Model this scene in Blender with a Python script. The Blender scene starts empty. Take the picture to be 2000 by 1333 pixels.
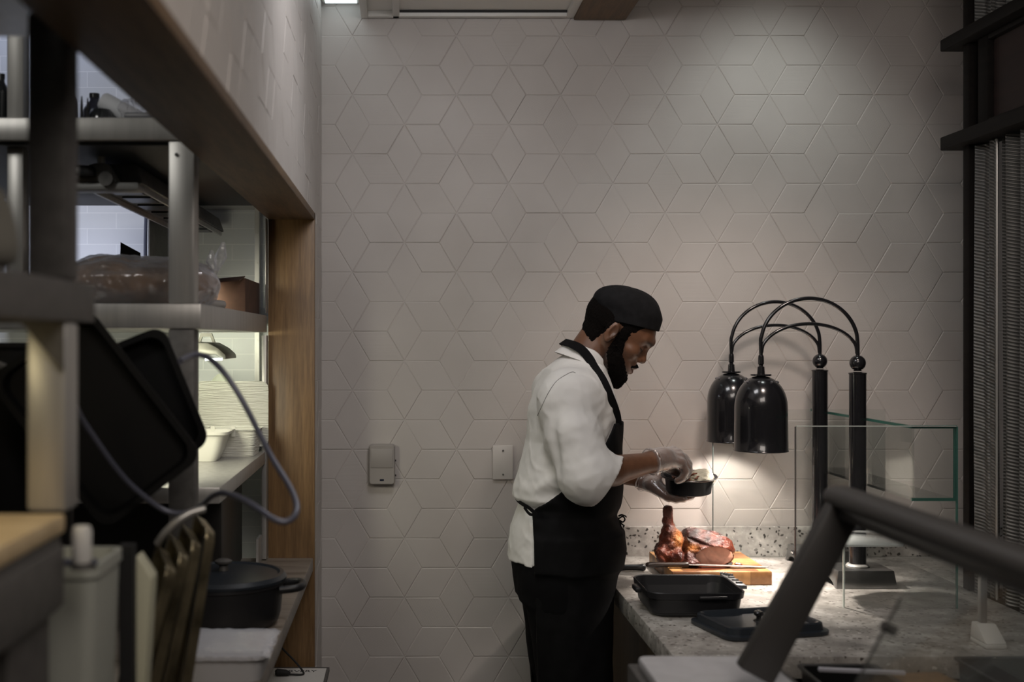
import bpy, bmesh, math, random
import numpy as np
from mathutils import Vector, Matrix
random.seed(7)
scene = bpy.context.scene
COL = scene.collection
# ---------------------------------------------------------------- camera
cam_data = bpy.data.cameras.new('camera')
cam = bpy.data.objects.new('camera', cam_data)
COL.objects.link(cam)
CZ = 1.64
cam.location = (0, 0, CZ)
cam.rotation_euler = (math.radians(90), 0, 0)
cam_data.sensor_width = 36
cam_data.lens = 2300 / 2000 * 36
cam_data.shift_x = (1000 - 793) / 2000
cam_data.shift_y = -1.5 / 2000
cam_data.clip_start = 0.05
cam_data.dof.use_dof = True
cam_data.dof.focus_distance = 3.5
cam_data.dof.aperture_fstop = 2.4
scene.camera = cam
# ---------------------------------------------------------------- colour, world, lamps
scene.view_settings.view_transform = 'Standard'
scene.view_settings.look = 'None'
scene.view_settings.gamma = 1
scene.view_settings.exposure = 0.0
scene.view_settings.use_curve_mapping = False
world = bpy.data.worlds.new('world')
scene.world = world
world.use_nodes = True
world.node_tree.nodes['Background'].inputs[0].default_value = (0.62, 0.7, 0.72, 1)
world.node_tree.nodes['Background'].inputs[1].default_value = 0.03


def area(name, loc, size, power, color, target=None, sizey=None, spread=None):
    l = bpy.data.lights.new(name, 'AREA')
    l.energy = power
    l.color = color
    l.size = size
    if sizey:
        l.shape = 'RECTANGLE'
        l.size_y = sizey
    if spread:
        l.spread = math.radians(spread)
    o = bpy.data.objects.new(name, l)
    COL.objects.link(o)
    o.location = loc
    d = (Vector(target) - Vector(loc)) if target else Vector((0, 0, -1))
    o.rotation_euler = d.to_track_quat('-Z', 'Y').to_euler()
    return o


def spot(name, loc, target, power, color, angle, blend=0.6, radius=0.04):
    l = bpy.data.lights.new(name, 'SPOT')
    l.energy = power
    l.color = color
    l.spot_size = math.radians(angle)
    l.spot_blend = blend
    l.shadow_soft_size = radius
    o = bpy.data.objects.new(name, l)
    COL.objects.link(o)
    o.location = loc
    o.rotation_euler = (Vector(target) - Vector(loc)).to_track_quat('-Z', 'Y').to_euler()
    return o


# added unseen fill lights, then the room's downlights
area('fill_light_aisle', (0.2, 2.75, 2.715), 0.5, 8.5, (0.99, 0.98, 1.0), (0.3, 3.5, 1.0))  # added fill with no fixture, lifts the wall and the aisle
area('fill_light_front', (0.5, 0.6, 2.98), 1.2, 33, (1.0, 0.90, 0.82), (0.5, 3.98, 1.3))  # added soft fill from out of view, general ambient light
spot('fill_spot_carving', (1.0, 2.3, 2.98), (1.05, 3.98, 1.32), 78, (1.0, 0.84, 0.74), 44, 1.0, 0.15)  # added spot, unseen, warms the wall around the heat lamps
spot('downlight_wall', (1.22, 3.50, 2.98), (1.22, 3.98, 2.0), 13, (0.93, 1.0, 0.96), 85, 1.0, 0.12)
spot('downlight_corner', (-0.22, 3.72, 2.95), (-0.22, 3.98, 2.45), 5, (0.9, 0.97, 1.0), 80, 1.0, 0.08)
# kitchen behind the pass
area('kitchen_lamp', (-1.45, 3.25, 2.9), 0.4, 2.6, (0.66, 0.74, 1.0), (-1.0, 3.98, 2.0))
area('fill_light_bricks', (-1.2, 3.42, 1.99), 0.3, 2.4, (0.78, 0.82, 1.0), (-1.0, 3.98, 1.9))  # added fill, no fixture, brightens the bricks between the shelves
area('kitchen_lamp_front', (-1.5, 0.9, 2.9), 0.5, 9, (1.0, 0.98, 0.93), (-0.7, 2.5, 1.8))
area('shelf_light_strip', (-0.62, 3.10, 1.655), 0.12, 5.0, (1.0, 0.97, 0.76), (-0.60, 3.45, 1.2), sizey=0.7)
area('fill_light_shelf_back', (-0.66, 3.58, 1.655), 0.30, 1.5, (0.97, 1.0, 0.76), (-0.62, 3.98, 1.35), sizey=0.06)  # extra fill added to carry the strip's light onto the bricks
area('near_shelf_light', (-0.62, 1.35, 1.655), 0.12, 0.55, (1.0, 0.84, 0.5), (-0.60, 1.45, 1.2), sizey=0.3)

# ---------------------------------------------------------------- helpers


def wloc(o):
    v = Vector((0, 0, 0))
    while o:
        v = v + Vector(o.location)
        o = o.parent
    return v


def thing(name, label, cat, loc=(0, 0, 0), group=None):
    o = bpy.data.objects.new(name, None)
    o.empty_display_size = 0.05
    COL.objects.link(o)
    o.location = loc
    return tag(o, label, cat, group)


def tag(o, label, cat, group=None, kind=None):
    o['label'] = label
    o['category'] = cat
    if group:
        o['group'] = group
    if kind:
        o['kind'] = kind
    return o


def struct(o):
    o['kind'] = 'structure'
    return o


def link_mesh(name, me, mat, parent=None):
    o = bpy.data.objects.new(name, me)
    COL.objects.link(o)
    if mat is not None:
        for m in (mat if isinstance(mat, (list, tuple)) else [mat]):
            me.materials.append(m)
    if parent is not None:
        o.location = -wloc(parent)
        o.parent = parent
    return o


def copy_tree(o, parent=None, offset=None):
    c = o.copy()
    COL.objects.link(c)
    c.parent = parent
    if offset:
        c.location = Vector(o.location) + Vector(offset)
    for ch in list(o.children):
        copy_tree(ch, c)
    return c


class MB:
    def __init__(s):
        s.v = []
        s.f = []
        s.mi = []
        s.cur = 0

    def add(s, vs, fs):
        b = len(s.v)
        s.v += [tuple(v) for v in vs]
        s.f += [tuple(b + i for i in f) for f in fs]
        s.mi += [s.cur] * len(fs)
        return s

    def box(s, x0, x1, y0, y1, z0, z1):
        v = [(x, y, z) for x in (x0, x1) for y in (y0, y1) for z in (z0, z1)]
        return s.add(v, [(0, 1, 3, 2), (4, 6, 7, 5), (0, 4, 5, 1), (2, 3, 7, 6), (0, 2, 6, 4), (1, 5, 7, 3)])

    def obox(s, c, size, rot):
        c = Vector(c)
        M = rot if isinstance(rot, Matrix) else Matrix.Rotation(rot[1], 3, rot[0])
        v = [c + M @ Vector((x * size[0] / 2, y * size[1] / 2, z * size[2] / 2)) for x in (-1, 1) for y in (-1, 1) for z in (-1, 1)]
        return s.add(v, [(0, 1, 3, 2), (4, 6, 7, 5), (0, 4, 5, 1), (2, 3, 7, 6), (0, 2, 6, 4), (1, 5, 7, 3)])

    def hexa(s, bottom, top):
        v = list(bottom) + list(top)
        n = len(bottom)
        fs = [tuple(range(n))[::-1], tuple(range(n, 2 * n))]
        for i in range(n):
            j = (i + 1) % n
            fs.append((i, j, n + j, n + i))
        return s.add(v, fs)

    def prism(s, poly, vec):
        vec = Vector(vec)
        return s.hexa([Vector(p) for p in poly], [Vector(p) + vec for p in poly])

    def tube(s, pts, r, n=12, closed=False, caps=True):
        pts = [Vector(p) for p in pts]
        m = len(pts)
        rs = r if isinstance(r, (list, tuple)) else [r] * m
        t0 = (pts[1] - pts[0]).normalized()
        up = Vector((0, 0, 1)) if abs(t0.z) < 0.9 else Vector((1, 0, 0))
        nrm = (up - t0 * up.dot(t0)).normalized()
        vs = []
        for i in range(m):
            a = pts[(i - 1) % m] if (closed or i > 0) else pts[i]
            b = pts[(i + 1) % m] if (closed or i < m - 1) else pts[i]
            t = (b - a).normalized()
            nrm = (nrm - t * nrm.dot(t)).normalized()
            bn = t.cross(nrm)
            for k in range(n):
                an = 2 * math.pi * k / n
                vs.append(pts[i] + (nrm * math.cos(an) + bn * math.sin(an)) * rs[i])
        fs = []
        for i in range(m if closed else m - 1):
            j = (i + 1) % m
            for k in range(n):
                l = (k + 1) % n
                fs.append((i * n + k, i * n + l, j * n + l, j * n + k))
        if caps and not closed:
            fs.append(tuple(range(n))[::-1])
            fs.append(tuple((m - 1) * n + k for k in range(n)))
        return s.add(vs, fs)

    def ribbon(s, pts, w, t, side):
        """flat strap along pts, width w along side vector, thickness t"""
        pts = [Vector(p) for p in pts]
        side = Vector(side).normalized()
        vs = []
        for i, p in enumerate(pts):
            a = pts[max(i - 1, 0)]
            b = pts[min(i + 1, len(pts) - 1)]
            d = (b - a).normalized()
            nn = d.cross(side).normalized()
            sd = nn.cross(d).normalized()
            for (u, v) in ((-1, -1), (1, -1), (1, 1), (-1, 1)):
                vs.append(p + sd * (u * w / 2) + nn * (v * t / 2))
        fs = [(3, 2, 1, 0)]
        for i in range(len(pts) - 1):
            for k in range(4):
                l = (k + 1) % 4
                fs.append((i * 4 + k, i * 4 + l, (i + 1) * 4 + l, (i + 1) * 4 + k))
        e = (len(pts) - 1) * 4
        fs.append((e, e + 1, e + 2, e + 3))
        return s.add(vs, fs)

    def lathe(s, prof, c=(0, 0, 0), n=32, M=None, sx=1, sy=1):
        """prof: list of (r, z); closed on the axis when r == 0"""
        c = Vector(c)
        vs = []
        rows = []
        for (r, z) in prof:
            if r <= 1e-6:
                rows.append([len(vs)])
                p = Vector((0, 0, z))
                vs.append(c + (M @ p if M else p))
            else:
                row = []
                for k in range(n):
                    a = 2 * math.pi * k / n
                    row.append(len(vs))
                    p = Vector((r * math.cos(a) * sx, r * math.sin(a) * sy, z))
                    vs.append(c + (M @ p if M else p))
                rows.append(row)
        fs = []
        for a, b in zip(rows[:-1], rows[1:]):
            for k in range(n):
                l = (k + 1) % n
                if len(a) == 1 and len(b) == 1:
                    continue
                if len(a) == 1:
                    fs.append((a[0], b[l], b[k]))
                elif len(b) == 1:
                    fs.append((a[k], a[l], b[0]))
                else:
                    fs.append((a[k], a[l], b[l], b[k]))
        return s.add(vs, fs)

    def cyl(s, p0, p1, r, n=20, r1=None):
        return s.tube([p0, p1], [r, r if r1 is None else r1], n)

    def build(s, name, mat, parent=None, bevel=0, smooth=True, seg=2, solid=0, subsurf=0):
        me = bpy.data.meshes.new(name)
        me.from_pydata([tuple(v) for v in s.v], [], s.f)
        me.update()
        bm = bmesh.new()
        bm.from_mesh(me)
        bmesh.ops.recalc_face_normals(bm, faces=bm.faces)
        bm.to_mesh(me)
        bm.free()
        for i, p in enumerate(me.polygons):
            p.material_index = s.mi[i]
            p.use_smooth = smooth
        o = link_mesh(name, me, mat, parent)
        if solid:
            md = o.modifiers.new('solidify', 'SOLIDIFY')
            md.thickness = solid
        if subsurf:
            md = o.modifiers.new('subsurf', 'SUBSURF')
            md.levels = subsurf
            md.render_levels = subsurf
        if bevel:
            md = o.modifiers.new('bevel', 'BEVEL')
            md.width = bevel
            md.segments = seg
            md.limit_method = 'ANGLE'
            md.angle_limit = math.radians(35)
        if smooth and not subsurf:
            md = o.modifiers.new('split', 'EDGE_SPLIT')
            md.split_angle = math.radians(38)
        return o


def rrect(cx, cy, hx, hy, r, n=6):
    pts = []
    for (sx, sy, a0) in ((1, 1, 0), (-1, 1, 90), (-1, -1, 180), (1, -1, 270)):
        for k in range(n + 1):
            a = math.radians(a0 + 90 * k / n)
            pts.append((cx + sx * (hx - r) + r * math.cos(a), cy + sy * (hy - r) + r * math.sin(a)))
    return pts


def rings(mb, levels, close_first=True, close_last=True, M=None, c=(0, 0, 0)):
    """levels: list of (pts2d, z) with equal counts, skinned"""
    c = Vector(c)
    vs = []
    n = len(levels[0][0])
    for pts, z in levels:
        for (x, y) in pts:
            p = Vector((x, y, z))
            vs.append(c + (M @ p if M else p))
    fs = []
    for i in range(len(levels) - 1):
        for k in range(n):
            l = (k + 1) % n
            fs.append((i * n + k, i * n + l, (i + 1) * n + l, (i + 1) * n + k))
    if close_first:
        fs.append(tuple(range(n))[::-1])
    if close_last:
        fs.append(tuple((len(levels) - 1) * n + k for k in range(n)))
    return mb.add(vs, fs)


def PX(px, py, Y):
    """a point of the place at depth Y that the photograph shows at (px, py)"""
    s = 2300 / Y
    return Vector(((px - 793) / s, Y, CZ - (py - 665) / s))


def spline(pts, n=8, closed=False):
    pts = [Vector(p) for p in pts]
    out = []
    m = len(pts)
    rng = range(m if closed else m - 1)
    for i in rng:
        p0 = pts[(i - 1) % m] if closed else pts[max(i - 1, 0)]
        p1 = pts[i]
        p2 = pts[(i + 1) % m]
        p3 = pts[(i + 2) % m] if closed else pts[min(i + 2, m - 1)]
        for k in range(n):
            t = k / n
            out.append(0.5 * ((2 * p1) + (-p0 + p2) * t + (2 * p0 - 5 * p1 + 4 * p2 - p3) * t * t + (-p0 + 3 * p1 - 3 * p2 + p3) * t ** 3))
    if not closed:
        out.append(pts[-1])
    return out


# ---------------------------------------------------------------- materials
MATS = {}


class N:
    """tiny node helper"""

    def __init__(s, name):
        s.m = bpy.data.materials.new(name)
        s.m.use_nodes = True
        s.nt = s.m.node_tree
        s.b = s.nt.nodes['Principled BSDF']
        s.out = s.nt.nodes['Material Output']

    def n(s, t, **kw):
        nd = s.nt.nodes.new('ShaderNode' + t)
        for k, v in kw.items():
            if k.startswith('i_'):
                nd.inputs[k[2:].replace('_', ' ')].default_value = v
            else:
                setattr(nd, k, v)
        return nd

    def l(s, a, b):
        s.nt.links.new(a, b)

    def coords(s, scale=(1, 1, 1), rot=(0, 0, 0), kind='Object'):
        tc = s.n('TexCoord')
        mp = s.n('Mapping')
        mp.inputs['Scale'].default_value = scale
        mp.inputs['Rotation'].default_value = rot
        s.l(tc.outputs[kind], mp.inputs['Vector'])
        return mp.outputs[0]

    def ramp(s, fac, stops):
        r = s.n('ValToRGB')
        el = r.color_ramp.elements
        while len(el) < len(stops):
            el.new(0.5)
        for e, (p, c) in zip(el, stops):
            e.position = p
            e.color = (c[0], c[1], c[2], 1)
        s.l(fac, r.inputs[0])
        return r.outputs[0]

    def bump(s, h, strength=0.3, dist=0.01, prev=None):
        b = s.n('Bump')
        b.inputs['Strength'].default_value = strength
        b.inputs['Distance'].default_value = dist
        s.l(h, b.inputs['Height'])
        if prev is not None:
            s.l(prev, b.inputs['Normal'])
        return b.outputs[0]


def simple(name, col, rough=0.5, metal=0, spec=0.5, nscale=0, nvar=0.25, bump=0, bscale=None, bdist=0.002, coat=0, stretch=(1, 1, 1), trans=0, alpha=1, sheen=0):
    k = N(name)
    b = k.b
    b.inputs['Base Color'].default_value = (*col, 1)
    b.inputs['Roughness'].default_value = rough
    b.inputs['Metallic'].default_value = metal
    b.inputs['Specular IOR Level'].default_value = spec
    b.inputs['Coat Weight'].default_value = coat
    b.inputs['Transmission Weight'].default_value = trans
    b.inputs['Alpha'].default_value = alpha
    if sheen:
        b.inputs['Sheen Weight'].default_value = sheen
    if nscale:
        v = k.coords(stretch)
        t = k.n('TexNoise', i_Scale=nscale, i_Detail=5.0)
        k.l(v, t.inputs['Vector'])
        lo = tuple(c * (1 - nvar) for c in col)
        hi = tuple(min(1, c * (1 + nvar)) for c in col)
        k.l(k.ramp(t.outputs['Fac'], [(0.3, lo), (0.7, hi)]), b.inputs['Base Color'])
    if bump:
        v = k.coords(stretch)
        t = k.n('TexNoise', i_Scale=bscale or nscale or 50, i_Detail=4.0)
        k.l(v, t.inputs['Vector'])
        k.l(k.bump(t.outputs['Fac'], bump, bdist), b.inputs['Normal'])
    MATS[name] = k.m
    return k.m


def mk_tile(name, pattern):
    k = N(name)
    b = k.b
    b.inputs['Roughness'].default_value = 0.5
    b.inputs['Specular IOR Level'].default_value = 0.35
    v = k.coords()
    t = k.n('TexNoise', i_Scale=3.0, i_Detail=4.0)
    k.l(v, t.inputs['Vector'])
    k.l(k.ramp(t.outputs['Fac'], [(0.3, (0.475, 0.44, 0.415)), (0.7, (0.545, 0.51, 0.485))]), b.inputs['Base Color'])
    f = k.n('TexNoise', i_Scale=260.0, i_Detail=2.0)
    k.l(v, f.inputs['Vector'])
    nrm = k.bump(f.outputs['Fac'], 0.25, 0.0006)
    if pattern:
        # woven relief pressed into the clay
        rots = {1: (0, 0, 0), 2: (0, math.radians(60), 0), 3: (0, math.radians(-60), 0)}[pattern]
        v2 = k.coords((1, 1, 1), rots)
        w = k.n('TexWave', wave_type='BANDS', bands_direction='Z')
        w.inputs['Scale'].default_value = 75
        w.inputs['Distortion'].default_value = 0.2
        k.l(v2, w.inputs['Vector'])
        nrm = k.bump(w.outputs['Fac'], 0.3, 0.0007, nrm)
        if pattern == 2:
            w2 = k.n('TexWave', wave_type='BANDS', bands_direction='X')
            w2.inputs['Scale'].default_value = 75
            k.l(v2, w2.inputs['Vector'])
            nrm = k.bump(w2.outputs['Fac'], 0.3, 0.0007, nrm)
    k.l(nrm, b.inputs['Normal'])
    return k.m


TILES = [mk_tile('tile_plain', 0), mk_tile('tile_ribbed', 1), mk_tile('tile_woven', 2), mk_tile('tile_diagonal', 3)]
GROUT = simple('grout', (0.50, 0.475, 0.45), 0.9, nscale=30, nvar=0.1)


def mk_stone(name, base, dark, light, scale=1.0, speck=0.5):
    k = N(name)
    b = k.b
    b.inputs['Roughness'].default_value = 0.28
    v = k.coords()
    n0 = k.n('TexNoise', i_Scale=7 * scale, i_Detail=8.0, i_Roughness=0.65)
    k.l(v, n0.inputs['Vector'])
    base_c = k.ramp(n0.outputs['Fac'], [(0.33, tuple(c * 0.62 for c in base)), (0.5, base), (0.68, light)])
    # dark stones
    nz = k.n('TexNoise', i_Scale=40 * scale, i_Detail=3.0)
    k.l(v, nz.inputs['Vector'])
    mixv = k.n('MixRGB', blend_type='ADD')
    mixv.inputs[0].default_value = 0.02
    k.l(v, mixv.inputs[1])
    k.l(nz.outputs['Color'], mixv.inputs[2])
    vo = k.n('TexVoronoi', i_Scale=52 * scale)
    k.l(mixv.outputs[0], vo.inputs['Vector'])
    sep = k.n('SeparateColor')
    k.l(vo.outputs['Color'], sep.inputs[0])
    r1 = k.ramp(sep.outputs[0], [(speck, (0, 0, 0)), (speck + 0.06, (1, 1, 1))])
    r2 = k.ramp(vo.outputs['Distance'], [(0.30, (1, 1, 1)), (0.42, (0, 0, 0))])
    mul = k.n('MixRGB', blend_type='MULTIPLY')
    mul.inputs[0].default_value = 1
    k.l(r1, mul.inputs[1])
    k.l(r2, mul.inputs[2])
    mx = k.n('MixRGB')
    k.l(mul.outputs[0], mx.inputs[0])
    k.l(base_c, mx.inputs[1])
    cc = k.ramp(sep.outputs[1], [(0.2, dark), (0.6, tuple(c * 2.2 for c in dark)), (0.9, light)])
    k.l(cc, mx.inputs[2])
    k.l(mx.outputs[0], b.inputs['Base Color'])
    return k.m


STONE = mk_stone('counter_stone', (0.36, 0.34, 0.315), (0.08, 0.07, 0.06), (0.60, 0.58, 0.545), 1.6, 0.55)
SPLASH = mk_stone('backsplash_stone', (0.36, 0.34, 0.32), (0.03, 0.027, 0.024), (0.62, 0.60, 0.57), 1.5, 0.38)


def mk_wood(name, c1, c2, axis='Z', scale=6, rough=0.45):
    k = N(name)
    b = k.b
    b.inputs['Roughness'].default_value = rough
    st = {'Z': (1, 1, 0.06), 'Y': (1, 0.06, 1), 'X': (0.06, 1, 1)}[axis]
    v = k.coords(st)
    n0 = k.n('TexNoise', i_Scale=scale * 9, i_Detail=6.0, i_Roughness=0.6)
    k.l(v, n0.inputs['Vector'])
    n1 = k.n('TexNoise', i_Scale=scale * 50, i_Detail=2.0)
    k.l(v, n1.inputs['Vector'])
    mx = k.n('MixRGB')
    mx.inputs[0].default_value = 0.35
    k.l(n0.outputs['Fac'], mx.inputs[1])
    k.l(n1.outputs['Fac'], mx.inputs[2])
    k.l(k.ramp(mx.outputs[0], [(0.35, c1), (0.62, c2)]), b.inputs['Base Color'])
    k.l(k.bump(mx.outputs[0], 0.2, 0.002), b.inputs['Normal'])
    return k.m


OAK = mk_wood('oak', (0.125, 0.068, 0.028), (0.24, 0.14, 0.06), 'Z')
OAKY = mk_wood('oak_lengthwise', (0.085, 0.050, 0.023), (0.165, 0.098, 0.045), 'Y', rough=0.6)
GREYWOOD = mk_wood('counter_laminate', (0.15, 0.125, 0.10), (0.30, 0.26, 0.22), 'X', 4, 0.4)
DARKWOOD = mk_wood('dark_stained_wood', (0.004, 0.003, 0.003), (0.009, 0.007, 0.006), 'Y', rough=0.7)
DARKWOOD.node_tree.nodes['Principled BSDF'].inputs['Specular IOR Level'].default_value = 0.15
REDWOOD = mk_wood('dark_red_panel', (0.010, 0.004, 0.003), (0.02, 0.008, 0.006), 'Y', rough=0.7)
CABWOOD = mk_wood('cabinet_veneer', (0.07, 0.045, 0.028), (0.12, 0.08, 0.05), 'Z')
MAPLE = mk_wood('maple_board', (0.50, 0.36, 0.18), (0.68, 0.52, 0.30), 'X', 3)


def mk_butcher():
    k = N('butcher_block')
    b = k.b
    b.inputs['Roughness'].default_value = 0.42
    v = k.coords((1, 1, 1), (0, 0, 0))
    br = k.n('TexBrick')
    br.offset = 0.37
    br.inputs['Scale'].default_value = 1
    br.inputs['Brick Width'].default_value = 0.075
    br.inputs['Row Height'].default_value = 0.034
    br.inputs['Mortar Size'].default_value = 0.0004
    br.inputs['Color1'].default_value = (0.15, 0.055, 0.018, 1)
    br.inputs['Color2'].default_value = (0.46, 0.235, 0.085, 1)
    br.inputs['Mortar'].default_value = (0.10, 0.05, 0.02, 1)
    k.l(v, br.inputs['Vector'])
    g = k.n('TexNoise', i_Scale=40.0, i_Detail=5.0)
    v2 = k.coords((1, 0.15, 1))
    k.l(v2, g.inputs['Vector'])
    mx = k.n('MixRGB', blend_type='OVERLAY')
    mx.inputs[0].default_value = 0.55
    k.l(br.outputs['Color'], mx.inputs[1])
    k.l(g.outputs['Fac'], mx.inputs[2])
    k.l(mx.outputs[0], b.inputs['Base Color'])
    return k.m


BUTCHER = mk_butcher()


def mk_brick():
    k = N('glazed_brick')
    b = k.b
    b.inputs['Roughness'].default_value = 0.3
    v = k.coords((1, 1, 1), (math.radians(90), 0, 0))
    br = k.n('TexBrick')
    br.inputs['Scale'].default_value = 1
    br.inputs['Brick Width'].default_value = 0.196
    br.inputs['Row Height'].default_value = 0.0531
    br.inputs['Mortar Size'].default_value = 0.0016
    br.inputs['Mortar Smooth'].default_value = 0.4
    br.inputs['Color1'].default_value = (0.62, 0.63, 0.64, 1)
    br.inputs['Color2'].default_value = (0.66, 0.67, 0.68, 1)
    br.inputs['Mortar'].default_value = (0.80, 0.80, 0.80, 1)
    k.l(v, br.inputs['Vector'])
    k.l(br.outputs['Color'], b.inputs['Base Color'])
    k.l(k.bump(br.outputs['Fac'], -0.8, 0.004), b.inputs['Normal'])
    return k.m


BRICK = mk_brick()
STEEL = simple('brushed_steel', (0.42, 0.41, 0.39), 0.38, 0.55, nscale=60, nvar=0.12, stretch=(1, 1, 0.05))
STEELD = simple('dark_steel', (0.10, 0.095, 0.09), 0.55, 0.3, nscale=40, nvar=0.2)
BRASSY = simple('worn_tray_metal', (0.26, 0.22, 0.14), 0.40, 0.85, nscale=14, nvar=0.6)
ALU = simple('painted_aluminium', (0.78, 0.77, 0.74), 0.5)
GREYALU = simple('grey_casting', (0.30, 0.30, 0.29), 0.5, 0.2)
MATTEB = simple('matte_black_tray', (0.0022, 0.0022, 0.0025), 0.5, spec=0.25)
BLACK = simple('black_enamel', (0.010, 0.010, 0.012), 0.22, 0.0, coat=0.3)
LAMPBLK = simple('lamp_black', (0.012, 0.012, 0.014), 0.2, 0.2, coat=0.5, bump=0.12, bscale=500, bdist=0.0005)
IRON = simple('cast_iron', (0.016, 0.016, 0.018), 0.42, 0.0, bump=0.25, bscale=600, bdist=0.0006)
IRONB = simple('enamelled_iron_lid', (0.022, 0.027, 0.034), 0.32, 0.0, bump=0.2, bscale=500, bdist=0.0006)
PLASTB = simple('black_plastic', (0.012, 0.012, 0.013), 0.28)
RUBBER = simple('black_rubber', (0.01, 0.01, 0.01), 0.7)
WHITEP = simple('white_plastic', (0.62, 0.61, 0.58), 0.4)
WHITEC = simple('white_cutting_board', (0.52, 0.52, 0.54), 0.45, nscale=20, nvar=0.08)
PAPER = simple('paper', (0.62, 0.6, 0.57), 0.8)
INK = simple('print_ink', (0.03, 0.03, 0.03), 0.7)
CARD = simple('brown_cardboard', (0.085, 0.04, 0.024), 0.75, nscale=25, nvar=0.2)
TAN = simple('tan_cardboard', (0.26, 0.17, 0.09), 0.75, nscale=25, nvar=0.15)
HOSE = simple('grey_blue_hose', (0.10, 0.105, 0.14), 0.3, 0.2)
GREYP = simple('ceiling_panel', (0.80, 0.79, 0.76), 0.6)
WHITEM = simple('matte_white_paint', (0.6, 0.59, 0.57), 0.6)
FLOORM = simple('quarry_tile_floor', (0.09, 0.08, 0.07), 0.6, nscale=8, nvar=0.25)
CEILM = simple('ceiling_paint', (0.30, 0.29, 0.28), 0.9, nscale=5, nvar=0.05)
GUARD = simple('guard_anodised', (0.05, 0.047, 0.045), 0.5, 0.2)
BASEM = simple('lamp_base_steel', (0.20, 0.20, 0.20), 0.28, 0.9)


def mk_glass(name, tint, haze=0.06):
    k = N(name)
    tr = k.n('BsdfTransparent')
    tr.inputs[0].default_value = (*tint, 1)
    gl = k.n('BsdfGlossy')
    gl.inputs['Roughness'].default_value = 0.03
    df = k.n('BsdfDiffuse')
    df.inputs[0].default_value = (0.6, 0.63, 0.62, 1)
    fr = k.n('Fresnel')
    ge = k.n('NewGeometry')
    io = k.n('MapRange')
    io.inputs[3].default_value = 1.45
    io.inputs[4].default_value = 1 / 1.45
    k.l(ge.outputs['Backfacing'], io.inputs[0])
    k.l(io.outputs[0], fr.inputs[0])
    m1 = k.n('MixShader')
    m1.inputs[0].default_value = haze
    k.l(tr.outputs[0], m1.inputs[1])
    k.l(df.outputs[0], m1.inputs[2])
    m2 = k.n('MixShader')
    k.l(fr.outputs[0], m2.inputs[0])
    k.l(m1.outputs[0], m2.inputs[1])
    k.l(gl.outputs[0], m2.inputs[2])
    k.l(m2.outputs[0], k.out.inputs[0])
    return k.m


GLASS = mk_glass('clear_glass', (0.975, 0.985, 0.98), 0.006)
GLASSH = mk_glass('smudged_glass', (0.90, 0.915, 0.905), 0.03)
GLASSE = simple('green_glass_edge', (0.05, 0.16, 0.13), 0.2)
GLASSB = simple('bright_glass_edge', (0.55, 0.60, 0.56), 0.2)
FROST = mk_glass('milky_acrylic', (0.9, 0.92, 0.94), 0.8)


def mk_emit(name, col, s):
    k = N(name)
    k.b.inputs['Base Color'].default_value = (*col, 1)
    k.b.inputs['Emission Color'].default_value = (*col, 1)
    k.b.inputs['Emission Strength'].default_value = s
    return k.m


BULB = mk_emit('heat_bulb_glow', (1.0, 0.88, 0.75), 5)
PANELGLOW = mk_emit('ceiling_light_glow', (0.86, 0.97, 1.0), 1.3)
TUBEGLOW = mk_emit('tube_glow', (0.95, 1.0, 1.0), 4)


def mk_film(name, amt=0.25, tint=(0.95, 0.93, 0.92)):
    k = N(name)
    tr = k.n('BsdfTransparent')
    tr.inputs[0].default_value = (0.97, 0.96, 0.96, 1)
    gl = k.n('BsdfGlossy')
    gl.inputs['Roughness'].default_value = 0.18
    gl.inputs[0].default_value = (0.9, 0.88, 0.88, 1)
    df = k.n('BsdfDiffuse')
    df.inputs[0].default_value = (*tint, 1)
    lw = k.n('LayerWeight')
    lw.inputs[0].default_value = 0.35
    mr = k.n('MapRange')
    mr.inputs[3].default_value = amt * 0.5
    mr.inputs[4].default_value = min(1, amt * 3.2)
    k.l(lw.outputs['Facing'], mr.inputs[0])
    m0 = k.n('MixShader')
    m0.inputs[0].default_value = 0.5
    k.l(df.outputs[0], m0.inputs[1])
    k.l(gl.outputs[0], m0.inputs[2])
    m1 = k.n('MixShader')
    k.l(mr.outputs[0], m1.inputs[0])
    k.l(tr.outputs[0], m1.inputs[1])
    k.l(m0.outputs[0], m1.inputs[2])
    v = k.coords()
    t = k.n('TexNoise', i_Scale=70.0, i_Detail=3.0)
    k.l(v, t.inputs['Vector'])
    k.l(k.bump(t.outputs['Fac'], 0.6, 0.004), gl.inputs['Normal'])
    k.l(m1.outputs[0], k.out.inputs[0])
    return k.m


FILM = mk_film('glove_film', 0.22)
WRAP = mk_film('cling_wrap', 0.30, (0.8, 0.82, 0.9))
# ---------------------------------------------------------------- the room shell
WY = 3.983
WX = -0.286      # outer face of the left wall
SOFFIT = 2.036


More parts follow.
